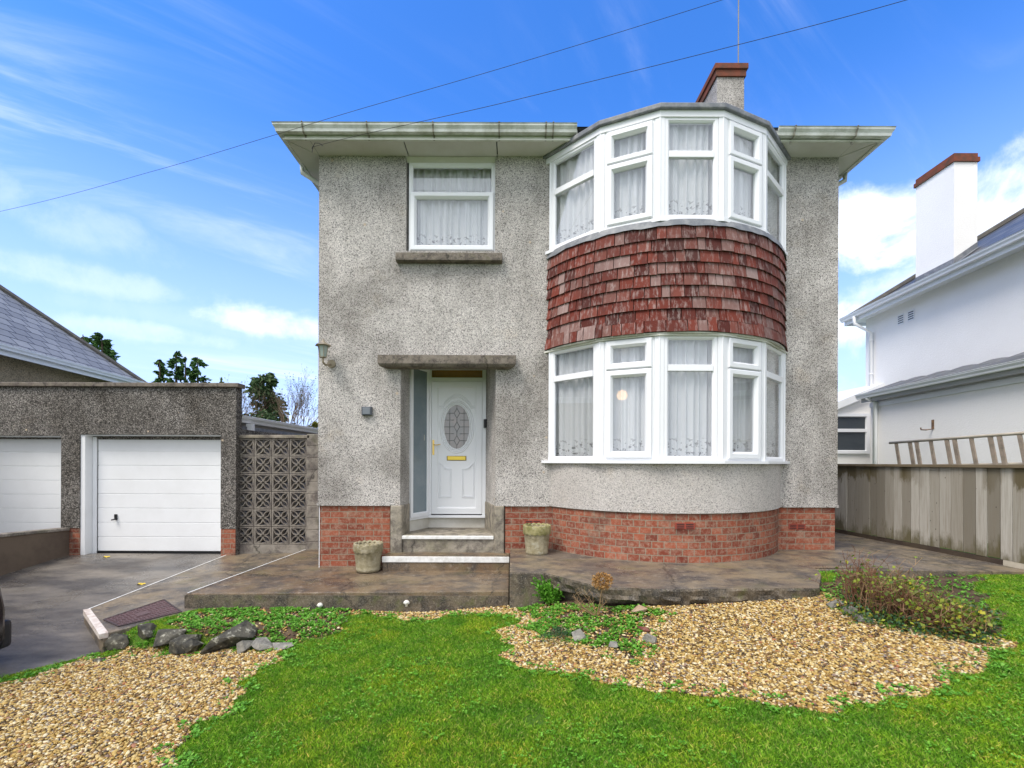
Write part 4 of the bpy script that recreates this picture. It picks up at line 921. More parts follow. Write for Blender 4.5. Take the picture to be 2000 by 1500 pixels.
cable([bk, P(640, 279, 5.93), P(720, 260, 5.8), P(900, 220, 5.6), P(1040, 187, 5.4), P(1392, 100, 5.0), P(1770, 0, 4.6), P(2400, -190, 4.2), P(3200, -460, 4.0)], .0032, 'overhead_cable', 'black overhead cable ending at the bracket on the left eaves')
cable([P(-500, 515, 9.5), P(0, 413, 8.2), P(300, 334, 6.9), P(535, 264, 5.72), P(700, 214, 5.5), P(1000, 127, 5.2), P(1410, 0, 5.0), P(1900, -160, 4.8), P(2900, -500, 4.4)], .0028, 'overhead_cable', 'thin overhead cable crossing the sky from far left past the gutter')
m = MB(); m.tube([bk+Vector((0, .02, .03)), bk, bk+Vector((.03, -.01, .045)), bk+Vector((.09, -.01, .04)), bk+Vector((.14, -.02, 0))], .0045, 6); m.tube([bk, bk+Vector((-.01, 0, -.07))], .005, 6); m.tube([bk+Vector((-.02, .03, 0)), bk+Vector((.01, -.02, -.01))], .008, 6)
tag(m.build('cable_hook', CABLE), 'black looped hook holding the overhead cable at the left eaves', 'hook')

# ------------------------------------------------------------------ garages
YG = 7.6; garage = thing('garage', (-6.4, YG, -.15), 'flat roofed dark pebbledash garage block with two white doors', 'garage'); gx = lambda u: PX(u, 950, YG)
gz_ = lambda v: PZ(300, v, YG)
zt1, zt0 = gz_(748), gz_(849); XG1 = gx(461)
d1 = (gx(155), gx(431)); d2 = (gx(-160), gx(119)); m = MB()
wall_grid(m, gx(-420), XG1, gz_(1032), zt1-.07, [(d1[0], d1[1], -2, zt0, .3), (d2[0], d2[1], -2, gz_(852), .3)], YG, 0)
m.box(XG1-.001, XG1, YG, YG+.16, -.3, zt1-.07); m.box(XG1-.1, XG1-.002, YG+.16, 12.6, -.3, 1.98); m.box(gx(-420), XG1-.14, YG+.159, YG+.16, 1.8, zt1-.07); m.box(gx(-420), XG1, 12.6, 12.7, -.3, 1.98)
m.box(gx(120), gx(134), YG, YG+.3, -.4, gz_(1032)+.001)
m.build('wall', DASH_GAR, garage)
m = MB(); m.box(gx(431)+.0, XG1-.012, YG+.008, YG+.3, -.4, gz_(1033)); m.build('brick_base', BRICK, garage); m = MB(); m.box(gx(134), gx(155), YG+.008, YG+.3, -.4, gz_(1032)); m.build('brick_base', BRICK, garage)
m = MB(); m.box(gx(-422), XG1+.06, YG-.05, YG+.16, zt1-.07, zt1); m.build('coping', CONC_L, garage, bevel=.012)
m = MB(); m.box(gx(-420), XG1-.11, YG+.161, 12.7, 1.981, 2.05); m.build('roof', LEAD, garage)
def gdoor(x0, x1, ztop, hand):
    yf = YG+.17; m = MB(); m.box(x0, x0+.075, YG+.02, yf+.1, -.2, ztop); m.box(x1-.008, x1, YG+.02, yf+.1, -.2, ztop); m.box(x0+.075, x1-.008, YG+.02, yf+.1, ztop-.018, ztop)
    f = m.build('door_frame', WCLEAN, garage, bevel=.004)
    m = MB(); n = 8; zb = zdrive(7.6)+.03; a, b = x0+.155, x1-.015; H = (ztop-.03-zb)/n
    m.box(x0+.078, x0+.145, yf-.02, yf+.06, zb-.05, ztop-.03)
    for k in range(n): m.box(a, b, yf, yf+.04, zb+.0+k*H+.003, zb+(k+1)*H-.003)
    m.box(a, b, yf+.008, yf+.03, zb, ztop-.03)
    d = m.build('door', WCLEAN, garage, bevel=.005); m = MB(); m.box(a-.01, b, yf-.004, yf+.03, zb-.04, zb); m.box(a-.012, a-.002, yf, yf+.03, zb, ztop-.02); m.build('rubber_seal', BLACK, d)
    if hand:
        hp = P(227, 1010, yf); m = MB(); m.box(hp.x-.012, hp.x+.022, yf-.03, yf, hp.z-.045, hp.z+.05); m.tube([(hp.x+.01, yf-.035, hp.z-.02), (hp.x+.005, yf-.05, hp.z-.035), (hp.x-.035, yf-.055, hp.z-.04)], .012, 8); m.build('handle', BLACK, d, bevel=.004)
        sp_ = P(184, 857, yf); m = MB(); m.box(sp_.x-.025, sp_.x+.025, yf-.003, yf, sp_.z-.028, sp_.z+.028); m.m = 1; m.box(sp_.x-.019, sp_.x+.019, yf-.005, yf-.003, sp_.z-.008, sp_.z+.006); m.build('sticker', [simple('blue_label', (.03, .05, .25)), WCLEAN], d)
    return d
gdoor(d1[0], d1[1], zt0, True)['label'] = 'white panelled garage door beside the screen block wall'
gdoor(d2[0], d2[1], gz_(852), False)['label'] = 'white garage door cut off by the left edge'
# low wall between driveways
lw = thing('low_wall', (-7.3, 6, -.3), 'low brown concrete wall dividing the driveways left of the garage door', 'wall'); xw = PX(135, 1080, YG)
m = MB(); zl = lambda x, y: .36 + (7.6-y)*.05 - .07; m.prism([(xw-.16, 1.5), (xw, 1.5), (xw, YG-.001), (xw-.16, YG-.001)], -1.2, zl); m.build('render', simple('brown_render', (.15, .115, .085), .9, .2, .8, (.08, .06, .05), 2.5, bumps=80), lw)
m = MB(); m.prism([(xw-.18, 1.5), (xw+.02, 1.5), (xw+.02, YG-.003), (xw-.18, YG-.003)], lambda x, y: zl(x, y)+.001, lambda x, y: zl(x, y)+.045); m.build('coping', CONC_B, lw, bevel=.008)

# screen block wall ---------------------------------------------------------
YS = 7.72; sx0 = PX(462, 950, YS); sw_ = thing('screen_wall', (sx0+.6, YS, -.1), 'pierced concrete screen block wall between garage and house', 'wall'); B = .292; z00 = .052
bm_ = MB(); t_ = .022
bm_.ring((0, 0, 0), (1, 0, 0), (0, 0, 1), (0, -1, 0), .003, B-.003, .003, B-.003, [(0, -.09), (0, 0), (t_, 0), (t_, -.09)])
c0 = Vector((B/2, 0, B/2)); h = B/2 - t_
for sx_ in (-1, 1):
    for sz_ in (-1, 1):
        for bend in (-1, 1):
            ctr = []; k = 8
            for i in range(k+1):
                s = i/k; base = Vector((sx_*h*s*.98, 0, sz_*h*s*.98)); pr = Vector((-sz_, 0, sx_)).normalized()*bend*.036*math.sin(math.pi*s); ctr.append(c0+base+pr)
            for p, q in zip(ctr, ctr[1:]):
                d = (q-p)/2; side = Vector((-d.z, 0, d.x)).normalized()*.009
                bm_.obox((p+q)/2+Vector((0, .04, 0)), d*1.06, Vector((0, .036, 0)), side)
first = None
for r_ in range(6):
    for c_ in range(4):
        if first is None: first = bm_.build('screen_block', CONC_B, None); o = first
        else: o = bpy.data.objects.new('screen_block', first.data); col.objects.link(o)
        attach(o, sw_); o.location = (sx0 + c_*(B+.004), YS, z00 + r_*(B+.004))
zt_ = z00 + 6*(B+.004)
m = MB(); m.box(sx0-.02, sx0+4*(B+.004)+.05, YS-.03, YS+.13, zt_, zt_+.055); m.build('coping', CONC_S, sw_, bevel=.008)
m = MB(); m.box(sx0, sx0+4*(B+.004), YS-.01, YS+.11, -.5, z00-.004); m.build('base_course', CONC_B, sw_)
m = MB(); xp = sx0+4*(B+.004)
for k in range(10): m.box(xp+.003, xp+.203, YS-.03, YS+.17, -.1+k*.2+.003, -.1+(k+1)*.2-.003)
m.box(xp+.01, xp+.195, YS-.024, YS+.16, -.1, 1.9); m.box(xp+.203, XL-.0, YS+.02, YS+.15, -.1, 1.9); m.build('pier', CONC_B, sw_, bevel=.006)

# lean-to behind it
cp = thing('lean_to', (-5, 8.4, 0), 'lean-to with corrugated roof and white gutter behind the screen wall', 'lean-to'); m = MB(); ya, yb = 7.95, 13.5; xg = -4.66
N = 60
for i in range(N):
    y0, y1 = ya+(yb-ya)*i/N, ya+(yb-ya)*(i+1)/N; a0, a1 = .018*math.sin(i*2.2), .018*math.sin((i+1)*2.2)
    m.quad((xg-.1, y0, 2.21+a0), (xg-.1, y1, 2.21+a1), (xg-2, y1, 2.30+a1), (xg-2, y0, 2.30+a0))
m.build('roof', simple('grey_corrugated', (.22, .22, .22), .6, .3), cp)
m = MB(); gutter_run(m, (xg-.1, yb, 2.12), (xg-.1, ya, 2.12), (1, 0, 0), 0, 0, sc=1.15); m.build('gutter', WCLEAN, cp)
m = MB(); m.box(xg-.14, xg-.1, ya, yb, 2.0, 2.2); m.box(xg-2, xg-.14, ya, ya+.03, 1.95, 2.2); m.build('fascia', simple('grey_board', (.36, .34, .30), .8), cp)
m = MB(); px_ = PX(489, 840, 8.15); m.box(px_-.05, px_+.05, 8.1, 8.2, -.1, 2.1); m.build('post', WCLEAN, cp)

# ------------------------------------------------------------------ neighbours
def hip_house(name, label, A, C, depth_dir, W2, ze, zb_, pitch, wallm, roofm, ov=.32):
    """side wall runs from A (near) to C (far); depth_dir is the unit vector into the building"""
    t = thing(name, (C[0], C[1], zb_), label, 'house'); A, C, dd = Vector(A), Vector(C), Vector(depth_dir); al = (C-A).normalized()
    B_, D_ = A+dd*W2, C+dd*W2; m = MB(); pts = [A, C, D_, B_]
    for p, q in zip(pts, pts[1:]+pts[:1]): m.quad((*p, zb_), (*q, zb_), (*q, ze), (*p, ze))
    m.build('wall', wallm, t)
    a, c, d_, b = A-dd*ov-al*ov, C-dd*ov+al*ov, D_+dd*ov+al*ov, B_+dd*ov-al*ov; hw = (W2+2*ov)/2; r0, r1 = a+dd*hw+al*hw, c+dd*hw-al*hw
    zr = ze + hw*pitch + .08; z_ = ze+.08; m = MB()
    for qd in (((*a, z_), (*c, z_), (*r1, zr), (*r0, zr)), ((*c, z_), (*d_, z_), (*r1, zr)), ((*d_, z_), (*b, z_), (*r0, zr), (*r1, zr)), ((*b, z_), (*a, z_), (*r0, zr))): m.quad(*qd, uv=slope_uv(qd))
    m.build('roof', roofm, t)
    m = MB(); m.tube([(*c, z_+.03), (*(c+(r1-c)*1), zr+.03)], .07, 6); m.tube([(*r0, zr+.03), (*r1, zr+.03)], .07, 6); m.tube([(*a, z_+.03), (*r0, zr+.03)], .07, 6); m.build('ridge_tiles', simple('grey_ridge', (.12, .11, .10), .9, .2, .7, (.2, .19, .15), 6), t)
    m = MB(); pts = [a, c, d_, b]
    m.prism([tuple(p) for p in (pts if (c-a).cross(d_-c) > 0 else pts[::-1])], ze-.0, ze+.012); m.build('soffit', WCLEAN, t)
    m = MB(); nrm = -dd; f0, f1 = a, c
    m.obox(((f0+f1)/2).to_3d()+ez*(ze+.03), ((f1-f0)/2).to_3d(), nrm.to_3d()*.012, ez*.10); e0, e1 = c, d_
    m.obox(((e0+e1)/2).to_3d()+ez*(ze+.03), ((e1-e0)/2).to_3d(), al.to_3d()*.012, ez*.10); m.build('fascia', WCLEAN, t)
    m = MB(); gutter_run(m, (*(a+nrm*.02), ze+.03), (*(c+nrm*.02), ze+.03), nrm.to_3d(), 0, .2, sc=1.05); m.build('gutter', WCLEAN, t)
    return t, al, dd
kx = .071; dirR = Vector((kx, 1)).normalized(); inR = Vector((dirR.y, -dirR.x))
Y1 = 11.93; C_r = Vector((8.3+kx*Y1, Y1)); A_r = Vector((8.3+kx*(-1), -1.))
nh, al, dd = hip_house('neighbour_house', 'white rendered house with slate roof and tall white chimney on the right', A_r, C_r, inR, 8.5, 5.17, .0, .70, WHITEW, SLATE_D)
m = MB(); q0 = P(1863, 505, 9.5); ccx = q0.x; ctz = PZ(1863, 316, 9.5); m.box(ccx, ccx+.48, 9.5, 10.4, 4.9, ctz); chn = m.build('chimney', WHITEW, nh)
m = MB(); m.box(ccx-.03, ccx+.51, 9.47, 10.43, ctz, ctz+.09); m.box(ccx-.005, ccx+.485, 9.495, 10.405, ctz+.089, PZ(1863, 299, 9.5)); m.build('brick_cap', BRICK_CH, chn)
m = MB(); sl_ = .7
def roofz(x, y): return 5.25 + .70*((Vector((x, y))-(A_r-inR*.32)).dot(inR))
for (x0, y0, x1, y1) in ((ccx-.012, 9.49, ccx-.012, 10.41), (ccx-.012, 9.488, ccx+.48, 9.488)):
    m.quad((x0, y0, roofz(x0, y0)-.02), (x1, y1, roofz(x1, y1)-.02), (x1, y1, roofz(x1, y1)+.13), (x0, y0, roofz(x0, y0)+.13))
    m.quad((x0, y0, roofz(x0, y0)+.02), (x1, y1, roofz(x1, y1)+.02), (x1-.14*(x0 == x1), y1-.14*(y0 == y1), roofz(x1-.14*(x0 == x1), y1-.14*(y0 == y1))+.02), (x0-.14, y0-.14*(y0 == y1), roofz(x0-.14, y0-.14*(y0 == y1))+.02))
m.build('flashing', LEAD, chn)
def onwall(Y, off): x = 8.3+kx*Y; return Vector((x, Y))-inR*off
m = MB(); p = onwall(11.65, .06); g0 = onwall(11.75, .40); m.tube([(*g0, 5.2), (*g0, 5.02), (*p, 4.75), (*p, .1)], .04, 10)
for z_ in (4.55, 3.7): m.tube([(*p, z_-.02), (*p, z_+.02)], .05, 10)
m.build('downpipe', WCLEAN, nh, smooth=True)
for yv in (10.45, 10.75):
    m = MB(); p = onwall(yv, .004).to_3d()+ez*PZ(1754, 620, 10.6); m.obox(p, dirR.to_3d()*.09, inR.to_3d()*.006, ez*.12); m.m = 1
    for k in range(4): m.obox(p-inR.to_3d()*.006+ez*(.075-.05*k), dirR.to_3d()*.075, inR.to_3d()*.004, ez*.012)
    m.build('air_vent', [WCLEAN, GREYP], nh)
# lean-to garage along its side
nl = thing('neighbour_lean_to', (8, 9, 0), 'white lean-to side building with downpipe below the white neighbouring house', 'lean-to')
def lw_(Y, off=0): x = 7.4+kx*Y; return Vector((x, Y))-inR*off
zl_ = 2.92; p0, p1 = lw_(-1), lw_(10.47); m = MB(); q1 = p1+inR*1.1
m.quad((*p0, 0), (*p1, 0), (*p1, zl_), (*p0, zl_)); m.quad((*p1, 0), (*q1, 0), (*q1, zl_+.3), (*p1, zl_)); m.build('wall', WHITEW, nl)
m = MB(); N = 60
for i in range(N):
    a, b = lw_(-1+11.6*i/N, .15), lw_(-1+11.6*(i+1)/N, .15); c, d = a+inR*.9, b+inR*.9; w0, w1 = .022*math.sin(i*2.1), .022*math.sin((i+1)*2.1)
    m.quad((*a, zl_+.10+w0), (*b, zl_+.10+w1), (*d, zl_+.42+w1), (*c, zl_+.42+w0))
m.build('roof', SLATE_D, nl)
m = MB(); a, b = lw_(-1, .14), lw_(10.55, .14); m.obox(((a+b)/2).to_3d()+ez*(zl_+.0), ((b-a)/2).to_3d(), inR.to_3d()*.012, ez*.09); m.build('fascia', simple('grey_fascia', (.42, .42, .42), .7), nl)
m = MB(); gutter_run(m, (*lw_(-1, .15), zl_-.0), (*lw_(10.6, .15), zl_-.0), (-inR).to_3d(), sc=1.0); m.build('gutter', WCLEAN, nl)
m = MB(); p = lw_(10.25, .05); m.tube([(*lw_(10.3, .2), zl_), (*p, zl_-.12), (*p, 0)], .045, 10); m.build('downpipe', WCLEAN, nl, smooth=True)
m = MB(); a, b = lw_(-1, .012), lw_(10.47, .012); m.obox(((a+b)/2).to_3d()+ez*(zl_-.16), ((b-a)/2).to_3d(), inR.to_3d()*.012, ez*.05); m.build('trim_board', WCLEAN, nl)
# rear extension with window
re_ = thing('rear_extension', (7.8, 12, 0), 'small white extension with a dark paned window behind the fence', 'extension'); YE = 11.4
m = MB(); xe0, xe1 = 5.9, PX(1703, 850, YE)+.3; zf = lambda x: PZ(1635, 795, YE) + (x-PX(1635, 795, YE))*.42
m.mesh([(xe0, YE, 0), (xe1, YE, 0), (xe1, YE, zf(xe1)), (xe0, YE, zf(xe0)), (xe0, YE+3, 0), (xe1, YE+3, 0), (xe1, YE+3, zf(xe1)), (xe0, YE+3, zf(xe0))], [(0, 1, 2, 3), (4, 7, 6, 5), (0, 3, 7, 4), (1, 5, 6, 2), (3, 2, 6, 7)]); m.build('wall', WHITEW, re_)
m = MB(); m.mesh([(xe0-.2, YE-.12, zf(xe0-.2)-.04), (xe1, YE-.12, zf(xe1)-.04), (xe1, YE-.12, zf(xe1)+.14), (xe0-.2, YE-.12, zf(xe0-.2)+.14), (xe0-.2, YE+3, zf(xe0-.2)-.04), (xe1, YE+3, zf(xe1)-.04), (xe1, YE+3, zf(xe1)+.14), (xe0-.2, YE+3, zf(xe0-.2)+.14)], [(0, 1, 2, 3), (4, 7, 6, 5), (0, 3, 7, 4), (1, 5, 6, 2), (3, 2, 6, 7), (0, 4, 5, 1)]); m.build('roof_edge', WCLEAN, re_)
xa, xb = PX(1618, 840, YE), PX(1696, 840, YE); za, zb = PZ(1660, 886, YE), PZ(1660, 808, YE); zm = PZ(1660, 840, YE); m = MB(); o = Vector((xa, YE, 0))
m.ring(o, (1, 0, 0), ez, (0, -1, 0), 0, xb-xa, za, zb, [(0, -.02), (0, .05), (.07, .05), (.085, .02), (.085, 0)]); m.box(xa+.05, xb-.05, YE-.045, YE, zm-.05, zm+.03); wf = m.build('window', UPVC, re_)
pane(wf, o, (1, 0, 0), (0, -1, 0), 0, xb-xa, za, zm, .03, DARKGL); pane(wf, o, (1, 0, 0), (0, -1, 0), 0, xb-xa, zm, zb, .03, DARKGL)
# wall hook
hk = P(1819, 832, 8.75); m = MB(); wx = lw_(8.6, 0); hp = P(1822, 832, 8.9)
yk = 7.4/((822/900)-kx); hx = 7.4+kx*yk; hzz = PZ(1822, 832, yk); m.tube([(hx-.01, yk, hzz+.10), (hx-.01, yk, hzz-.06), (hx-.12, yk+.02, hzz-.075), (hx-.2, yk+.03, hzz-.07), (hx-.21, yk+.03, hzz-.03)], .012, 8); m.obox((hx-.004, yk, hzz+.03), (0, .025, 0), (.006, 0, 0), (0, 0, .09))
tag(m.build('wall_hook', simple('rusty_hook', (.10, .06, .045), .7, .3, .9, (.42, .25, .12), 18)), 'rusty metal hook on the white wall above the ladder', 'hook')

# left bungalow
dl = Vector((-.16, 1)).normalized(); inl = Vector((-dl.y, dl.x)); Cl = Vector((-11.2-.0, 13.4)); Al = Cl - dl*13
hip_house('neighbour_bungalow', 'tan rendered house with pale slate roof behind the garage on the left', Al, Cl, inl, 10, 3.62, -.3, .95, DASH_TAN, SLATE)

# ------------------------------------------------------------------ fence and ladder
fx = lambda Y: 6.28 - .075*(Y)   # fence line in plan
fn = thing('fence', (5.85, 7, .15), 'weathered pale board fence with dark gravel board along the right side path', 'fence'); m = MB(); y = 2.2; rf_ = random.Random(8)
zbot = lambda Y: .245 + .06
while y < 14.5:
    wd = rf_.uniform(.125, .16); x = fx(y); d = rf_.uniform(-.006, .006); zb_ = zbot(y) + rf_.uniform(-.008, .008); tl_ = rf_.uniform(-.002, .002)
    m.mesh([(x-.012+d, y, zb_), (x-.022+d, y+wd-.014, zb_), (x+.006+d, y+wd-.014, zb_), (x+.006+d, y, zb_), (x-.012+d+tl_, y, 1.40), (x-.022+d+tl_, y+wd-.006, 1.40), (x+.006+d, y+wd-.006, 1.40), (x+.006+d, y, 1.40)],
           [(0, 3, 2, 1), (4, 5, 6, 7), (0, 1, 5, 4), (1, 2, 6, 5), (2, 3, 7, 6), (3, 0, 4, 7)]); y += wd
m.build('boards', FENCE, fn)
m = MB(); m.prism([(fx(2.2)-.05, 2.2), (fx(2.2)+.03, 2.2), (fx(14.5)+.03, 14.5), (fx(14.5)-.05, 14.5)], 1.395, 1.435); m.build('capping_rail', RAILW, fn, bevel=.004)
m = MB(); m.prism([(fx(5.5)-.012, 5.5), (fx(5.5)+.02, 5.5), (fx(14.5)+.02, 14.5), (fx(14.5)-.012, 14.5)], -.1, .30); m.build('gravel_board', DKWOOD, fn)
m = MB(); m.prism([(fx(2.2)-.014, 2.2), (fx(2.2)+.02, 2.2), (fx(5.49)+.02, 5.49), (fx(5.49)-.014, 5.49)], -.1, .30); m.build('gravel_board', ALU, fn)
for yy in (3.4, 5.5, 7.6, 9.7, 11.8): m = MB(); m.box(fx(yy)+.02, fx(yy)+.11, yy-.045, yy+.045, -.1, 1.38); m.build('post', RAILW, fn)
# ladder on its side beyond the fence: upper rail slopes gently
ld_ = thing('ladder', (6.6, 6.5, 1.0), 'old wooden ladder lying on its side above the fence by the white wall', 'ladder')
def lad(u, v, Y): return P(u, v, Y)
e0, e1 = P(1738, 865, 7.9), P(2010, 845, 5.95); dl_ = (e1-e0); e2 = e0+dl_*1.9
m = MB(); m.tube([e0, e1, e2], .022, 10); m.build('rail', ALU, ld_, smooth=True)
m = MB(); m.tube([e0-ez*.40+Vector((.1, 0, 0)), e2-ez*.40+Vector((.1, 0, 0))], .022, 10); m.build('rail', ALU, ld_, smooth=True)
un = dl_.normalized(); L_ = dl_.length*1.9; s = .12; k = 0
while s < L_:
    p = e0+un*s; m = MB(); wq = .028 if k % 2 == 0 else .032
    for dd_ in ((0,) if k % 2 == 0 else (-.05, .06)):
        m.obox(p+un*dd_-ez*.21+un*.03, un*wq*.8+Vector((0, 0, 0)), Vector((un.y, -un.x, 0))*.012, ez*.20-un*.035)
    m.build('rung', RUNGW, ld_); s += .29; k += 1

# ------------------------------------------------------------------ drain cover
mc = [P(198, 1208, 1), P(312, 1171, 1), P(354, 1194, 1), P(229, 1228, 1)]
def onstrip(u, v):
    x, z = unroll(u, v); Y = 5.
    for _ in range(30): Y = (zs(x*Y/F, Y)+.0 - CZ)*F/z
    return Vector((x*Y/F, Y, zs(x*Y/F, Y)))
c4 = [onstrip(*q) for q in ((203, 1211), (232, 1224), (354, 1196), (320, 1172))]
t = thing('drain_cover', sum(c4, Vector())/4, 'rusty chequered metal drain cover set in the side path', 'drain cover')
m = MB(); up_ = ez*.006; ex_ = (c4[2]-c4[1]); ey_ = (c4[0]-c4[1]); oo = c4[1]
m.mesh([q+up_ for q in c4]+[q-ez*.02 for q in c4], [(0, 1, 2, 3), (0, 4, 5, 1), (1, 5, 6, 2), (2, 6, 7, 3), (3, 7, 4, 0)]); m.build('plate', RUSTY, t)
m = MB(); rr_ = random.Random(2)
def bil(a, b): return (c4[1]*(1-a)*(1-b) + c4[2]*a*(1-b) + c4[0]*(1-a)*b + c4[3]*a*b)
for i in range(15):
    for j in range(8):
        a, b = (i+.8)/15.5, (j+.7)/8.2
        if .36 < a < .62 and .35 < b < .66: continue
        d = (ex_.normalized() if (i+j) % 2 else ey_.normalized())*.016; m.obox(bil(a, b)+ez*.008, d, Vector((-d.y, d.x, 0))*.35, ez*.003)
cc_ = [bil(a, b)+ez*.007 for a, b in ((.38, .38), (.6, .38), (.6, .63), (.38, .63))]
m.mesh([q+ez*.005 for q in cc_]+cc_, [(0, 1, 2, 3), (0, 4, 5, 1), (1, 5, 6, 2), (2, 6, 7, 3), (3, 7, 4, 0)]); m.build('raised_pattern', RUSTY, t)
m = MB()
for p, q in zip(c4, c4[1:]+c4[:1]):
    d = (q-p); m.obox((p+q)/2+ez*.004, d/2, Vector((-d.y, d.x, 0)).normalized()*.008, ez*.006)
m.build('rim', simple('dark_iron', (.05, .035, .035), .6, .4), t)

# ------------------------------------------------------------------ stones
def stone(u, v, wpx, hpx, mat, label, cat='stone', seed=0, name='stone', group=None):
    b = G(u, v + hpx*.42); s = b.y/F; rr = random.Random(seed+int(u)); bm = bmesh.new(); Wd, H = wpx*s/2*(1.3 if cat == 'rock' else 1.08), hpx*s*(.52 if cat == 'rock' else .58); dp_ = Wd*rr.uniform(.6, .85)
    for _ in range(11):
        d = Vector((rr.gauss(0, 1), rr.gauss(0, 1), rr.gauss(0, 1))).normalized(); k = rr.uniform(.82, 1.05); bm.verts.new((d.x*Wd*k, d.y*dp_*k, max(d.z, -.7)*H*k))
    r = bmesh.ops.convex_hull(bm, input=bm.verts); bmesh.ops.delete(bm, geom=[g for g in r['geom_interior'] if isinstance(g, bmesh.types.BMVert)], context='VERTS')
    bmesh.ops.bevel(bm, geom=bm.edges[:], offset=min(Wd, H)*.03, segments=1, affect='EDGES')
    me = bpy.data.meshes.new(name); bm.to_mesh(me); bm.free(); me.materials.append(mat); o = bpy.data.objects.new(name, me); col.objects.link(o)
    o.location = (b.x, b.y+dp_*.6, b.z + H*.62); o.rotation_euler = (rr.uniform(-.15, .15), rr.uniform(-.4, .4), rr.uniform(-.8, .8)); return tag(o, label, cat, group)
GRK = 'rocks edging the raised bed'
for a in [(221, 1256, 50, 46, ROCK, 'knobbly black and white rock under the corner of the side path'), (276, 1238, 52, 46, ROCK, 'pointed dark rock leaning against the side path edge'),
          (308, 1251, 76, 44, ROCK, 'wide flat topped grey rock second in the front row'), (350, 1262, 56, 42, ROCK, 'dark rounded rock in the middle of the rock row'), (378, 1264, 42, 38, ROCK, 'squat dark rock touching the biggest rock on its left'),
          (436, 1250, 88, 58, ROCK, 'biggest angular rock of the rock row'), (476, 1262, 36, 36, ROCK_G, 'upright lichen covered rock right of the biggest rock'), (506, 1262, 42, 30, ROCK_G, 'pale rounded rock near the right end of the rock row'),
          (548, 1264, 40, 16, ROCK_G, 'low flat rock at the right end of the rock row by the lawn')]:
    stone(*a[:5], a[5], 'rock', group=GRK)
for a in [(189, 1291, 24, 11, ROCK, 'small dark stone on the gravel at the driveway edge'), (1128, 1243, 34, 30, ROCK_G, 'pale speckled stone beside the dark feathery plant'), (1199, 1264, 27, 14, ROCK_G, 'smooth grey pebble at the front of the centre weeds'),
          (1250, 1193, 40, 18, ROCK_T, 'long tan stone near the slab edge'), (1271, 1251, 30, 22, ROCK_G, 'round grey stone below the dark brick shard'),
          (1637, 1180, 46, 22, ROCK_G, 'flat grey stone at the left foot of the shrub'), (1664, 1197, 34, 22, ROCK_G, 'middle grey stone under the shrub'), (1697, 1212, 42, 18, ROCK_G, 'right hand grey stone under the shrub'),
          (1262, 1230, 38, 16, BRSHARD, 'dark purple brick shard on the gravel edge'), (1260, 1266, 16, 9, REDST, 'small orange shard on the gravel nearest the grey stone'), (1261, 1291, 20, 10, REDST, 'orange shard on the gravel farther from the slab')]:
    stone(*a[:5], a[5], 'stone')
# white lichen knob on terrace face
for (u, v, r_, lb_) in ((625, 1182, .032, 'white fungus on the terrace face among the weeds'), (794, 1177, .034, 'pale fungus at the foot of the terrace by the gravel')):
    p = P(u, v, 5.09); m = MB(); m.lathe((p.x, 5.09, p.z-.02), [(r_*.3, -.02), (r_*.4, 0), (r_, .015), (r_*.8, .035), (r_*.3, .045), (0, .046)], 14, lambda j, a, rr, z: (rr*(1+.2*math.sin(a*4+j)), z)); tag(m.build('fungus', simple('white_fungus', (.7, .68, .62), .8, .2), smooth=True), lb_, 'fungus')

# ------------------------------------------------------------------ gravel
def ico():
    t = (1+5**.5)/2; v = np.array([(-1, t, 0), (1, t, 0), (-1, -t, 0), (1, -t, 0), (0, -1, t), (0, 1, t), (0, -1, -t), (0, 1, -t), (t, 0, -1), (t, 0, 1), (-t, 0, -1), (-t, 0, 1)], float); v /= np.linalg.norm(v[0])
    f = np.array([(0, 11, 5), (0, 5, 1), (0, 1, 7), (0, 7, 10), (0, 10, 11), (1, 5, 9), (5, 11, 4), (11, 10, 2), (10, 7, 6), (7, 1, 8), (3, 9, 4), (3, 4, 2), (3, 2, 6), (3, 6, 8), (3, 8, 9), (4, 9, 5), (2, 4, 11), (6, 2, 10), (8, 6, 7), (9, 8, 1)])
    return v, f
def scatter(n, x0, x1, y0, y1): return rng.uniform(x0, x1, n), rng.uniform(y0, y1, n)
def visible(X, Y, mar=.7): return np.abs(X) < 1.13*Y + mar
iv, ifc = ico()
def stones_mesh(X, Y, smin, smax, name, mat):
    n = len(X); s = rng.uniform(smin, smax, n); sh = rng.uniform([.8, .55, .32], [1.35, .95, .6], (n, 3)); V = iv[None]*(1+rng.uniform(-.2, .2, (n, 12, 1)))*sh[:, None]*s[:, None, None]
    a = rng.uniform(0, 6.28, n); b = rng.normal(0, .35, n); ca, sa, cb, sb = np.cos(a), np.sin(a), np.cos(b), np.sin(b)
    x, y, z = V[..., 0], V[..., 1], V[..., 2]; x, z = x*cb[:, None]-z*sb[:, None], x*sb[:, None]+z*cb[:, None]; x, y = x*ca[:, None]-y*sa[:, None], x*sa[:, None]+y*ca[:, None]
    Z = ground_z(X, Y) + s*.2 + rng.uniform(0, .012, n)
    V = np.stack([x+X[:, None], y+Y[:, None], z+Z[:, None]], -1).reshape(-1, 3); Fc = (ifc[None]+12*np.arange(n)[:, None, None]).reshape(-1, 3); return np_mesh(name, V, Fc, mat)
X, Y = scatter(340000, -5.6, 5.6, 1.8, 5.3); k = visible(X, Y, 1.6); X, Y = X[k], Y[k]
gv, bl, bc, br = zones(X, Y); thin = rng.random(len(X)); bk_ = blocked(X, Y)
k = (gv & ~bk_) | (bc & (thin < .22) & ~bk_) | (bl & (thin < .10) & ~bk_)
X, Y = X[k], Y[k]; print('stones', len(X))
half = X < -.9
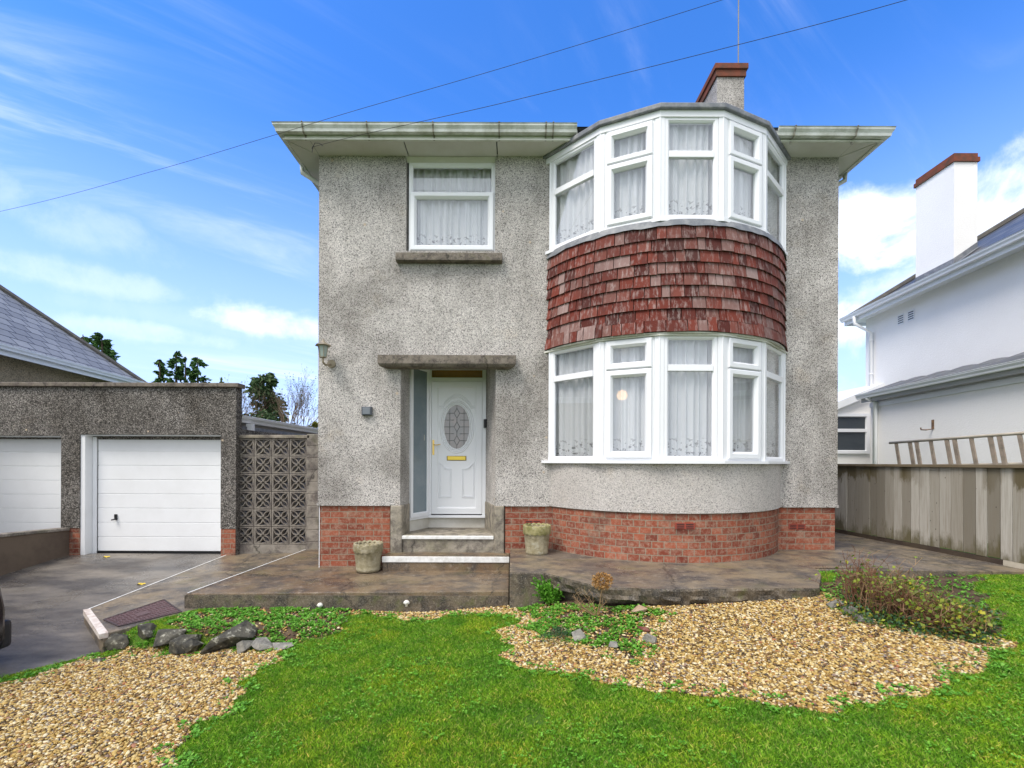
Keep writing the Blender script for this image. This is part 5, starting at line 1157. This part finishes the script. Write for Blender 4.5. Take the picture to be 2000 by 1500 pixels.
for msk, nm in ((half, 'left'), (~half, 'right')):
    o = stones_mesh(X[msk], Y[msk], .0055, .018, 'gravel', GRAV); tag(o, kind='stuff'); o['label'] = 'golden flint gravel spread ' + ('between driveway and lawn' if nm == 'left' else 'in the bed below the bay'); o['category'] = 'gravel'

# ------------------------------------------------------------------ grass and weeds
def edge_noise(X, Y): return np.sin(X*13+Y*5)*np.sin(Y*17-X*4)*.5 + np.sin(X*31)*np.sin(Y*29)*.3
def blades(X, Y, hmin, hmax, wd, name, mat, lean=.5):
    n = len(X); a = rng.uniform(0, 6.28, n); h = rng.uniform(hmin, hmax, n); ln = rng.normal(0, lean, (n, 2))*h[:, None]; w_ = wd*rng.uniform(.6, 1.3, n); Z = ground_z(X, Y)
    dx, dy = np.cos(a)*w_/2, np.sin(a)*w_/2
    V = np.stack([np.stack([X-dx, Y-dy, Z-.004], -1), np.stack([X+dx, Y+dy, Z-.004], -1), np.stack([X+ln[:, 0]*.45+dx*.7, Y+ln[:, 1]*.45+dy*.7, Z+h*.6], -1), np.stack([X+ln[:, 0]-dx*.1, Y+ln[:, 1]-dy*.1, Z+h], -1)], 1).reshape(-1, 3)
    return np_mesh(name, V, np.arange(4*n).reshape(-1, 4), mat)
X, Y = scatter(1600000, -6.2, 6.2, 1.55, 5.25); k = visible(X, Y, 2.0) & (X < fx(Y)-.05) & (rng.random(len(X)) < np.clip((3.6/Y)**1.2, .5, 1.))
X, Y = X[k], Y[k]; gv, bl, bc, br = zones(X, Y); bare = (np.sin(X*3.3+1)*np.sin(Y*4.1+2)+.6*np.sin(X*11)*np.sin(Y*9.5)) > 1.28
k = ~(gv | bl | bc | br | blocked(X, Y)) & ~(bare & (rng.random(len(X)) < .8)); X, Y = X[k], Y[k]; print('blades', len(X))
tag(blades(X, Y, .008, .024, .0042, 'lawn', GRASS, .6), 'short bright green lawn', 'lawn', kind='stuff')
def rosettes(X, Y, r, name, mat, n_leaf=6, lift=.35, base=None):
    n = len(X); Z = ground_z(X, Y) if base is None else base; rr = rng.uniform(r[0], r[1], n); Vs = []
    for k in range(n_leaf):
        a = 6.283*k/n_leaf + rng.uniform(-.4, .4, n); up = rng.uniform(lift*.3, lift*1.4, n); L = rr*rng.uniform(.7, 1.2, n); w_ = L*.42; c, s = np.cos(a), np.sin(a); h0 = rng.uniform(.002, .02, n)
        V = [np.stack([X+c*L*.12, Y+s*L*.12, Z+h0], -1), np.stack([X+c*L*.6-s*w_, Y+s*L*.6+c*w_, Z+h0+L*up*.8], -1), np.stack([X+c*L, Y+s*L, Z+h0+L*up], -1), np.stack([X+c*L*.6+s*w_, Y+s*L*.6-c*w_, Z+h0+L*up*.8], -1)]
        Vs.append(np.stack(V, 1))
    V = np.concatenate(Vs, 0).reshape(-1, 3); return np_mesh(name, V, np.arange(len(V)).reshape(-1, 4), mat)
# dense chickweed in the beds
X, Y = scatter(60000, -5, 6, 2.2, 5.25); gv, bl, bc, br = zones(X, Y); nb = blocked(X, Y); cl = edge_noise(X*.8, Y*.8); q = rng.random(len(X))
k = ~nb & ((bl & (cl > -.30)) | (bc & (cl > -.25)) | (br & (q < .18)))
tag(rosettes(X[k], Y[k], (.011, .028), 'chickweed', WEED, 6, .6), 'bright green chickweed filling the beds', 'weeds', kind='stuff')
# weeds creeping over lawn edges and gravel edges
X, Y = scatter(70000, -6, 6, 1.7, 5.25); k = visible(X, Y, .3); X, Y = X[k], Y[k]; z1 = zones(X, Y)[0]; near = np.zeros(len(X), bool)
for dx, dy in ((.13, 0), (-.13, 0), (0, .13), (0, -.13)): near |= zones(X+dx, Y+dy)[0] != z1
cl = edge_noise(X, Y); k = near & (cl + rng.normal(0, .25, len(X)) > .24) & ~blocked(X, Y) & (X < fx(Y)-.1); tag(rosettes(X[k], Y[k], (.011, .028), 'edge_weeds', WEED, 6, .5), 'weeds creeping along the gravel edges', 'weeds', kind='stuff')
X, Y = scatter(60000, -6, 6, 1.7, 5.2); k = visible(X, Y, .3); X, Y = X[k], Y[k]; zz_ = zones(X, Y); cl = np.sin(X*2.7+.4)*np.sin(Y*3.3) + .7*np.sin(X*7.1+Y*5.3)*np.sin(Y*8.7)
k = ~(zz_[0] | zz_[1] | zz_[2] | zz_[3] | blocked(X, Y)) & (cl > .22) & (X < fx(Y)-.1) & (rng.random(len(X)) < .35); tag(rosettes(X[k], Y[k], (.007, .017), 'clover', leafmat('clover_leaf', [(0, (.07, .22, .012)), (.6, (.14, .38, .025)), (1, (.26, .50, .06))]), 5, .45, ground_z(X[k], Y[k])+.008), 'clover and broad leaved weeds in the lawn', 'weeds', kind='stuff')

# ------------------------------------------------------------------ plants
def leaf_quads(m, c, nrm, up, L, wd):
    c, up = Vector(c), Vector(up).normalized(); s = up.cross(Vector(nrm)).normalized()
    m.quad(c, c+up*L*.5+s*wd/2, c+up*L, c+up*L*.5-s*wd/2)
def rvec(rr): return Vector((rr.gauss(0, 1), rr.gauss(0, 1), rr.gauss(0, 1))).normalized()
rp_ = random.Random(21)
# leafy green plant beside the slab
b = G(1072, 1180); b.y -= .0; t = thing('leafy_plant', b, 'bushy bright green plant against the corner of the slab', 'plant'); m = MB(); ms = MB()
for i in range(44):
    a = rp_.uniform(0, 6.28); tip = b + Vector((math.cos(a)*rp_.uniform(.06, .23), math.sin(a)*rp_.uniform(.03, .12)-.06, rp_.uniform(.08, .30))); ms.tube([b+Vector((0, -.03, 0)), (b+tip)/2+ez*.03, tip], .0025, 5)
    for k in range(14): q = b.lerp(tip, rp_.uniform(.3, 1)); leaf_quads(m, q, rvec(rp_), (tip-b).normalized()+rvec(rp_)*.9, rp_.uniform(.03, .06), .02)
m.build('foliage', WEED, t); ms.build('stem', WEED, t)
b = G(1092, 1252); t = thing('feathery_plant', b, 'dark feathery plant beside the pale stone in the weeds', 'plant'); m = MB()
for i in range(900):
    a = rp_.uniform(0, 6.28); r_ = rp_.uniform(0, .17); q = b+Vector((math.cos(a)*r_, math.sin(a)*r_*.7, .01+(.10-.10*(r_/.17)**2)*rp_.uniform(.4, 1.1))); leaf_quads(m, q, rvec(rp_), rvec(rp_)+ez*.6, rp_.uniform(.012, .03), .006)
m.build('foliage', DKLEAF, t)
# dried hydrangea
b = G(1165, 1205); t = thing('dried_flower', b, 'dead brown flower head on bare stems in front of the slab', 'dead plant'); ms = MB(); hd = P(1176, 1135, b.y-.02)
ms.tube([b, b.lerp(hd, .5)+Vector((.012, 0, 0)), hd], .004, 6)
for i in range(16):
    a = rp_.uniform(-2.2, 2.2); tip = b + Vector((math.sin(a)*rp_.uniform(.04, .2)-.06, rp_.uniform(-.08, .08), rp_.uniform(.10, .27))); md = (b+tip)/2+Vector((rp_.uniform(-.03, .03), 0, 0)); ms.tube([b, md, tip], [.003, .0025, .0015], 5)
    for _ in range(4): q = md.lerp(tip, rp_.random()); ms.tube([q, q+Vector((rp_.uniform(-.05, .05), rp_.uniform(-.03, .03), rp_.uniform(.01, .05)))], .0013, 4)
ms.build('stem', STRAW, t); m = MB()
for i in range(800): d = rvec(rp_); q = hd + Vector((d.x*.085, d.y*.06, d.z*.07))*rp_.uniform(.5, 1.1); leaf_quads(m, q, rvec(rp_), d+rvec(rp_)*.7, .018, .014)
m.build('flower_head', DRYFL, t)
# twiggy shrub by the path
b = G(1760, 1205); t = thing('shrub', b, 'straggly brown twigged shrub with yellow green leaves beside the path', 'shrub'); ms = MB(); mr = MB(); m = MB(); mg = MB()
for i in range(420):
    f = rp_.random(); o = G(1660+250*f+rp_.uniform(-15, 15), 1190+55*f+rp_.uniform(-25, 12)); hgt = (.10+.36*(1-f)**1.1)*rp_.uniform(.45, 1.15); tip = o+Vector((rp_.gauss(-.02, .12), rp_.gauss(.02, .08), hgt)); md = o.lerp(tip, .5)+Vector((rp_.uniform(-.05, .05), 0, rp_.uniform(-.02, .04)))
    tgt = ms if rp_.random() < .15 else mr; tgt.tube([o, md, tip], [.0035, .0025, .0012], 4, cap=False)
    for _ in range(5):
        q = md.lerp(tip, rp_.random()); e_ = q+Vector((rp_.uniform(-.08, .08), rp_.uniform(-.05, .05), rp_.uniform(-.02, .07))); tgt.tube([q, e_], .0014, 3, cap=False)
        if rp_.random() < .22+.5*f: leaf_quads(m, e_, rvec(rp_)+ez, rvec(rp_)+ez*.2, rp_.uniform(.022, .042), .03)
for i in range(3200): f = rp_.random(); o = G(1650+290*f+rp_.uniform(-20, 20), 1195+50*f+rp_.uniform(-45, 25)); q = o+Vector((0, 0, rp_.uniform(.01, .13*(1-.4*f)))); leaf_quads(mg if rp_.random() < .6 else m, q, rvec(rp_)+ez, rvec(rp_), rp_.uniform(.018, .036), .022)
ms.build('pale_twigs', STRAW, t); mr.build('brown_twigs', TWIGR, t); m.build('foliage', YELLEAF, t); mg.build('low_foliage', DKLEAF, t)
# fallen leaves on the drive
def ondrive(u, v):
    x, z = unroll(u, v); Y = 6.
    for _ in range(30): Y = (float(zdrive(Y)) - CZ)*F/z
    return Vector((x*Y/F, Y, float(zdrive(Y))))
for (u, v, lb_) in ((208, 1088, 'bright yellow fallen leaf below the garage door'), (276, 1141, 'orange fallen leaf in the middle of the driveway')):
    p = ondrive(u, v); m = MB(); N = 12; m.mesh([(p.x, p.y, p.z+.012)] + [(p.x+.05*math.cos(6.283*k/N)*(1+.25*math.cos(k*2.5)), p.y+.035*math.sin(6.283*k/N), p.z+.006+.01*math.sin(k*1.7)) for k in range(N)], [(0, k+1, (k+1) % N+1) for k in range(N)])
    tag(m.build('fallen_leaf', simple('yellow_leaf', (.62, .45, .05), .6)), lb_, 'leaf')

# ------------------------------------------------------------------ trees
def conifer(u, vtop, Y, wpx, name, label, mat, seed, zb_=-.3, dens=1.0, lop=0.):
    rr = random.Random(seed); top = P(u, vtop, Y); H = top.z-zb_; W = wpx*Y/F/2; t = thing(name, (top.x, Y, zb_), label, 'tree', 'conifers behind the garage'); m = MB(); m.tube([(top.x, Y, zb_), (top.x+.05, Y, zb_+H*.5), (top.x, Y, top.z-.1)], [H*.025, H*.016, .02], 8)
    f = MB(); Lt = max(1.0, H*.75); nb_ = int(70*dens)
    for i in range(nb_):
        s = (i+rr.random())/nb_; z = top.z - s*Lt; rad = W*1.7*(.12+s**.75)*rr.uniform(.45, 1.15); a = rr.uniform(0, 6.28); tip = Vector((top.x+math.cos(a)*rad*(1+lop*math.cos(a)), Y+math.sin(a)*rad, z-.12*rad+rr.uniform(-.1, .1))); root = Vector((top.x, Y, z))
        m.tube([root, tip], [.02, .008], 4, cap=False)
        for k in range(int(46*dens)):
            q = root.lerp(tip, rr.uniform(.25, 1.05)) + rvec(rr)*(.05+rad*.17); leaf_quads(f, q, rvec(rr), (tip-root)*.8+rvec(rr)*rad*.6-ez*.1, rr.uniform(.16, .34), .14)
    m.build('trunk', BARK, t); f.build('crown', mat, t); return t
conifer(199, 652, 26, 46, 'conifer_tree', 'dark conifer rising behind the slate roof on the left', CONIF, 1, dens=1.1)
conifer(162, 650, 26, 30, 'conifer_tree', 'thin conifer top leftmost against the sky beside the slate roof', CONIF, 2, dens=.5)
conifer(312, 702, 30, 32, 'conifer_tree', 'leftmost of the conifers over the garage coping', CONIF, 3, dens=.7)
conifer(344, 686, 30, 34, 'conifer_tree', 'tallest of the conifers over the garage coping', CONIF, 4, dens=.8)
conifer(362, 700, 31, 28, 'conifer_tree', 'conifer tucked behind the tallest one over the garage coping', CONIF, 5, dens=.6)
conifer(386, 695, 30, 36, 'conifer_tree', 'rightmost of the conifers over the garage coping', CONIF, 6, dens=.8)
conifer(433, 735, 33, 12, 'conifer_tree', 'tiny conifer tip at the right end of the garage coping', CONIF, 7, dens=.4)
conifer(516, 732, 22, 74, 'conifer_tree', 'dark green conifer between the garage and the house', BROWNC, 8, dens=1.2)
def bare(u, vtop, Y, name, label, seed, n=12, spread=.55):
    rr = random.Random(seed); top = P(u, vtop, Y); H = top.z+.3; base = Vector((top.x, Y, -.3)); t = thing(name, base, label, 'tree', 'bare trees behind the screen wall'); m = MB(); f = MB()
    def grow(p, d, L, r, lv):
        q = p+d*L; md = p.lerp(q, .5)+rvec(rr)*L*.05; m.tube([p, md, q], [r, r*.8, r*.6], 4, cap=False)
        if lv == 0:
            for _ in range(2): f.quad(*[q+rvec(rr)*.035 for _ in range(3)])
            return
        for _ in range(3): grow(md.lerp(q, rr.uniform(.2, 1)), (d+rvec(rr)*.48+ez*.12).normalized(), L*rr.uniform(.55, .85), r*.55, lv-1)
    for i in range(n):
        a = rr.uniform(0, 6.28); d = Vector((math.cos(a)*spread*rr.random(), math.sin(a)*spread*rr.random(), 1)).normalized(); grow(base+ez*H*.3, d, H*.27, .028, 4)
    m.tube([base, base+ez*H*.35], [.12, .08], 8); m.build('branches', TWIG, t); f.build('buds', BROWNC, t)
bare(563, 735, 20, 'bare_tree', 'leafless tree beside the left wall of the house', 11, 9, .8)
bare(492, 745, 21, 'bare_tree', 'leafless tree at the right corner of the garage', 12, 7, .6)
def bush(u, vtop, Y, wpx, name, label, mat, seed, n=2600, ls=.12):
    rr = random.Random(seed); top = P(u, vtop, Y); W = wpx*Y/F/2; H = top.z+.3; t = thing(name, (top.x, Y, -.3), label, 'bush'); m = MB()
    cl = [(rvec(rr), rr.uniform(.25, .5)) for _ in range(22)]
    for i in range(n):
        d, r_ = rr.choice(cl); q = Vector((top.x, Y, -.3+H*.55)) + Vector((d.x*W*.8, d.y*W*.8, d.z*H*.36)) + rvec(rr)*r_*W*.6*rr.random()**.4; q.z = min(q.z, top.z+rr.uniform(-.2, .05)); leaf_quads(m, q, rvec(rr), rvec(rr), ls, ls*.6)
    m.build('foliage', mat, t); m = MB(); m.tube([(top.x, Y, -.3), (top.x, Y, H*.5)], .06, 6); m.build('stem', BARK, t)
bush(612, 812, 16, 46, 'olive_bush', 'yellow green bush at the corner of the house behind the lean-to', OLIVE, 31)
bush(520, 800, 19, 150, 'twiggy_bush', 'dark brown green bush below the conifer behind the lean-to', BROWNC, 32, 5000, .13)

# ------------------------------------------------------------------ car (only its rear corner shows)
def car():
    cxr, yr = -4.56, 4.22; gz0 = float(zdrive(3.0))-.02; L, Wd = 4.1, 1.74; x1, x0 = cxr, cxr-Wd; xm_ = (x0+x1)/2
    t = thing('parked_car', (xm_, yr-L/2, gz0), 'dark car of which only the rear bumper shows at the left edge', 'car'); PAINT = simple('dark_car_paint', (.012, .013, .016), .18, .7); m = MB()
    prof = [(0.0, .30, .95), (.03, .26, 1.0), (.25, .24, 1.08), (1.0, .24, 1.02), (1.9, .22, .98), (3.0, .22, .94), (3.7, .24, .84), (4.0, .27, .70), (4.1, .32, .60)]
    rings = []
    for i, (s, zb_, zt_) in enumerate(prof):
        y = yr - s; e_ = .10 if i in (0, len(prof)-1) else (.035 if i in (1, len(prof)-2) else 0); ww = Wd/2-e_; n = 12; r = []
        for (a, b_) in ((-.92, 0), (-1, .18), (-1.0, .55), (-.955, .80), (-.90, 1), (.90, 1), (.955, .80), (1.0, .55), (1, .18), (.92, 0)): r.append((xm_+a*ww, y, gz0+zb_+(zt_-zb_)*b_))
        rings.append(r)
    n = len(rings[0]); vs = sum(rings, []); fs = [(j*n+k, j*n+(k+1) % n, (j+1)*n+(k+1) % n, (j+1)*n+k) for j in range(len(rings)-1) for k in range(n)] + [tuple(range(n)), tuple(range(len(vs)-1, len(vs)-n-1, -1))]
    m.mesh(vs, fs); m.build('body', PAINT, t, smooth=False, bevel=.03)
    m = MB(); g = [(yr-.15, 1.04, .72), (yr-.55, 1.42, .58), (yr-2.2, 1.46, .60), (yr-3.0, .98, .74)]
    vs = []
    for y, z, hw_ in g: vs += [(xm_-hw_, y, gz0+z), (xm_+hw_, y, gz0+z)]
    vs += [(xm_-.78, yr-.1, gz0+.98), (xm_+.78, yr-.1, gz0+.98), (xm_-.78, yr-3.05, gz0+.93), (xm_+.78, yr-3.05, gz0+.93)]
    m.mesh(vs, [(0, 1, 3, 2), (2, 3, 5, 4), (4, 5, 7, 6), (8, 9, 1, 0), (6, 7, 11, 10), (8, 0, 2, 4, 6, 10), (9, 11, 7, 5, 3, 1)]); m.build('cabin_glass', DARKGL, t, bevel=.03)
    for sx_ in (-1, 1):
        for yy in (yr-.75, yr-3.3):
            m = MB(); X_ = xm_+sx_*(Wd/2-.12); m.tube([(X_-.1, yy, gz0+.31), (X_+.1, yy, gz0+.31)], .31, 24); wh = m.build('wheel', BLACK, t, bevel=.02); m = MB(); m.tube([(X_-.104, yy, gz0+.31), (X_+.104, yy, gz0+.31)], .2, 18); m.build('rim', POLE, wh)
        m = MB(); m.obox((xm_+sx_*.58, yr-.01, gz0+.84), (.10, 0, 0), (0, .03, 0), (0, 0, .09)); m.build('tail_light', simple('red_lens', (.35, .01, .01), .15, .6), t, bevel=.01)
    m = MB(); m.obox((xm_, yr+.01, gz0+.42), (.80, 0, 0), (0, .06, 0), (0, 0, .13)); m.build('bumper', simple('bumper_plastic', (.03, .03, .033), .5, .4), t, bevel=.04)
car()
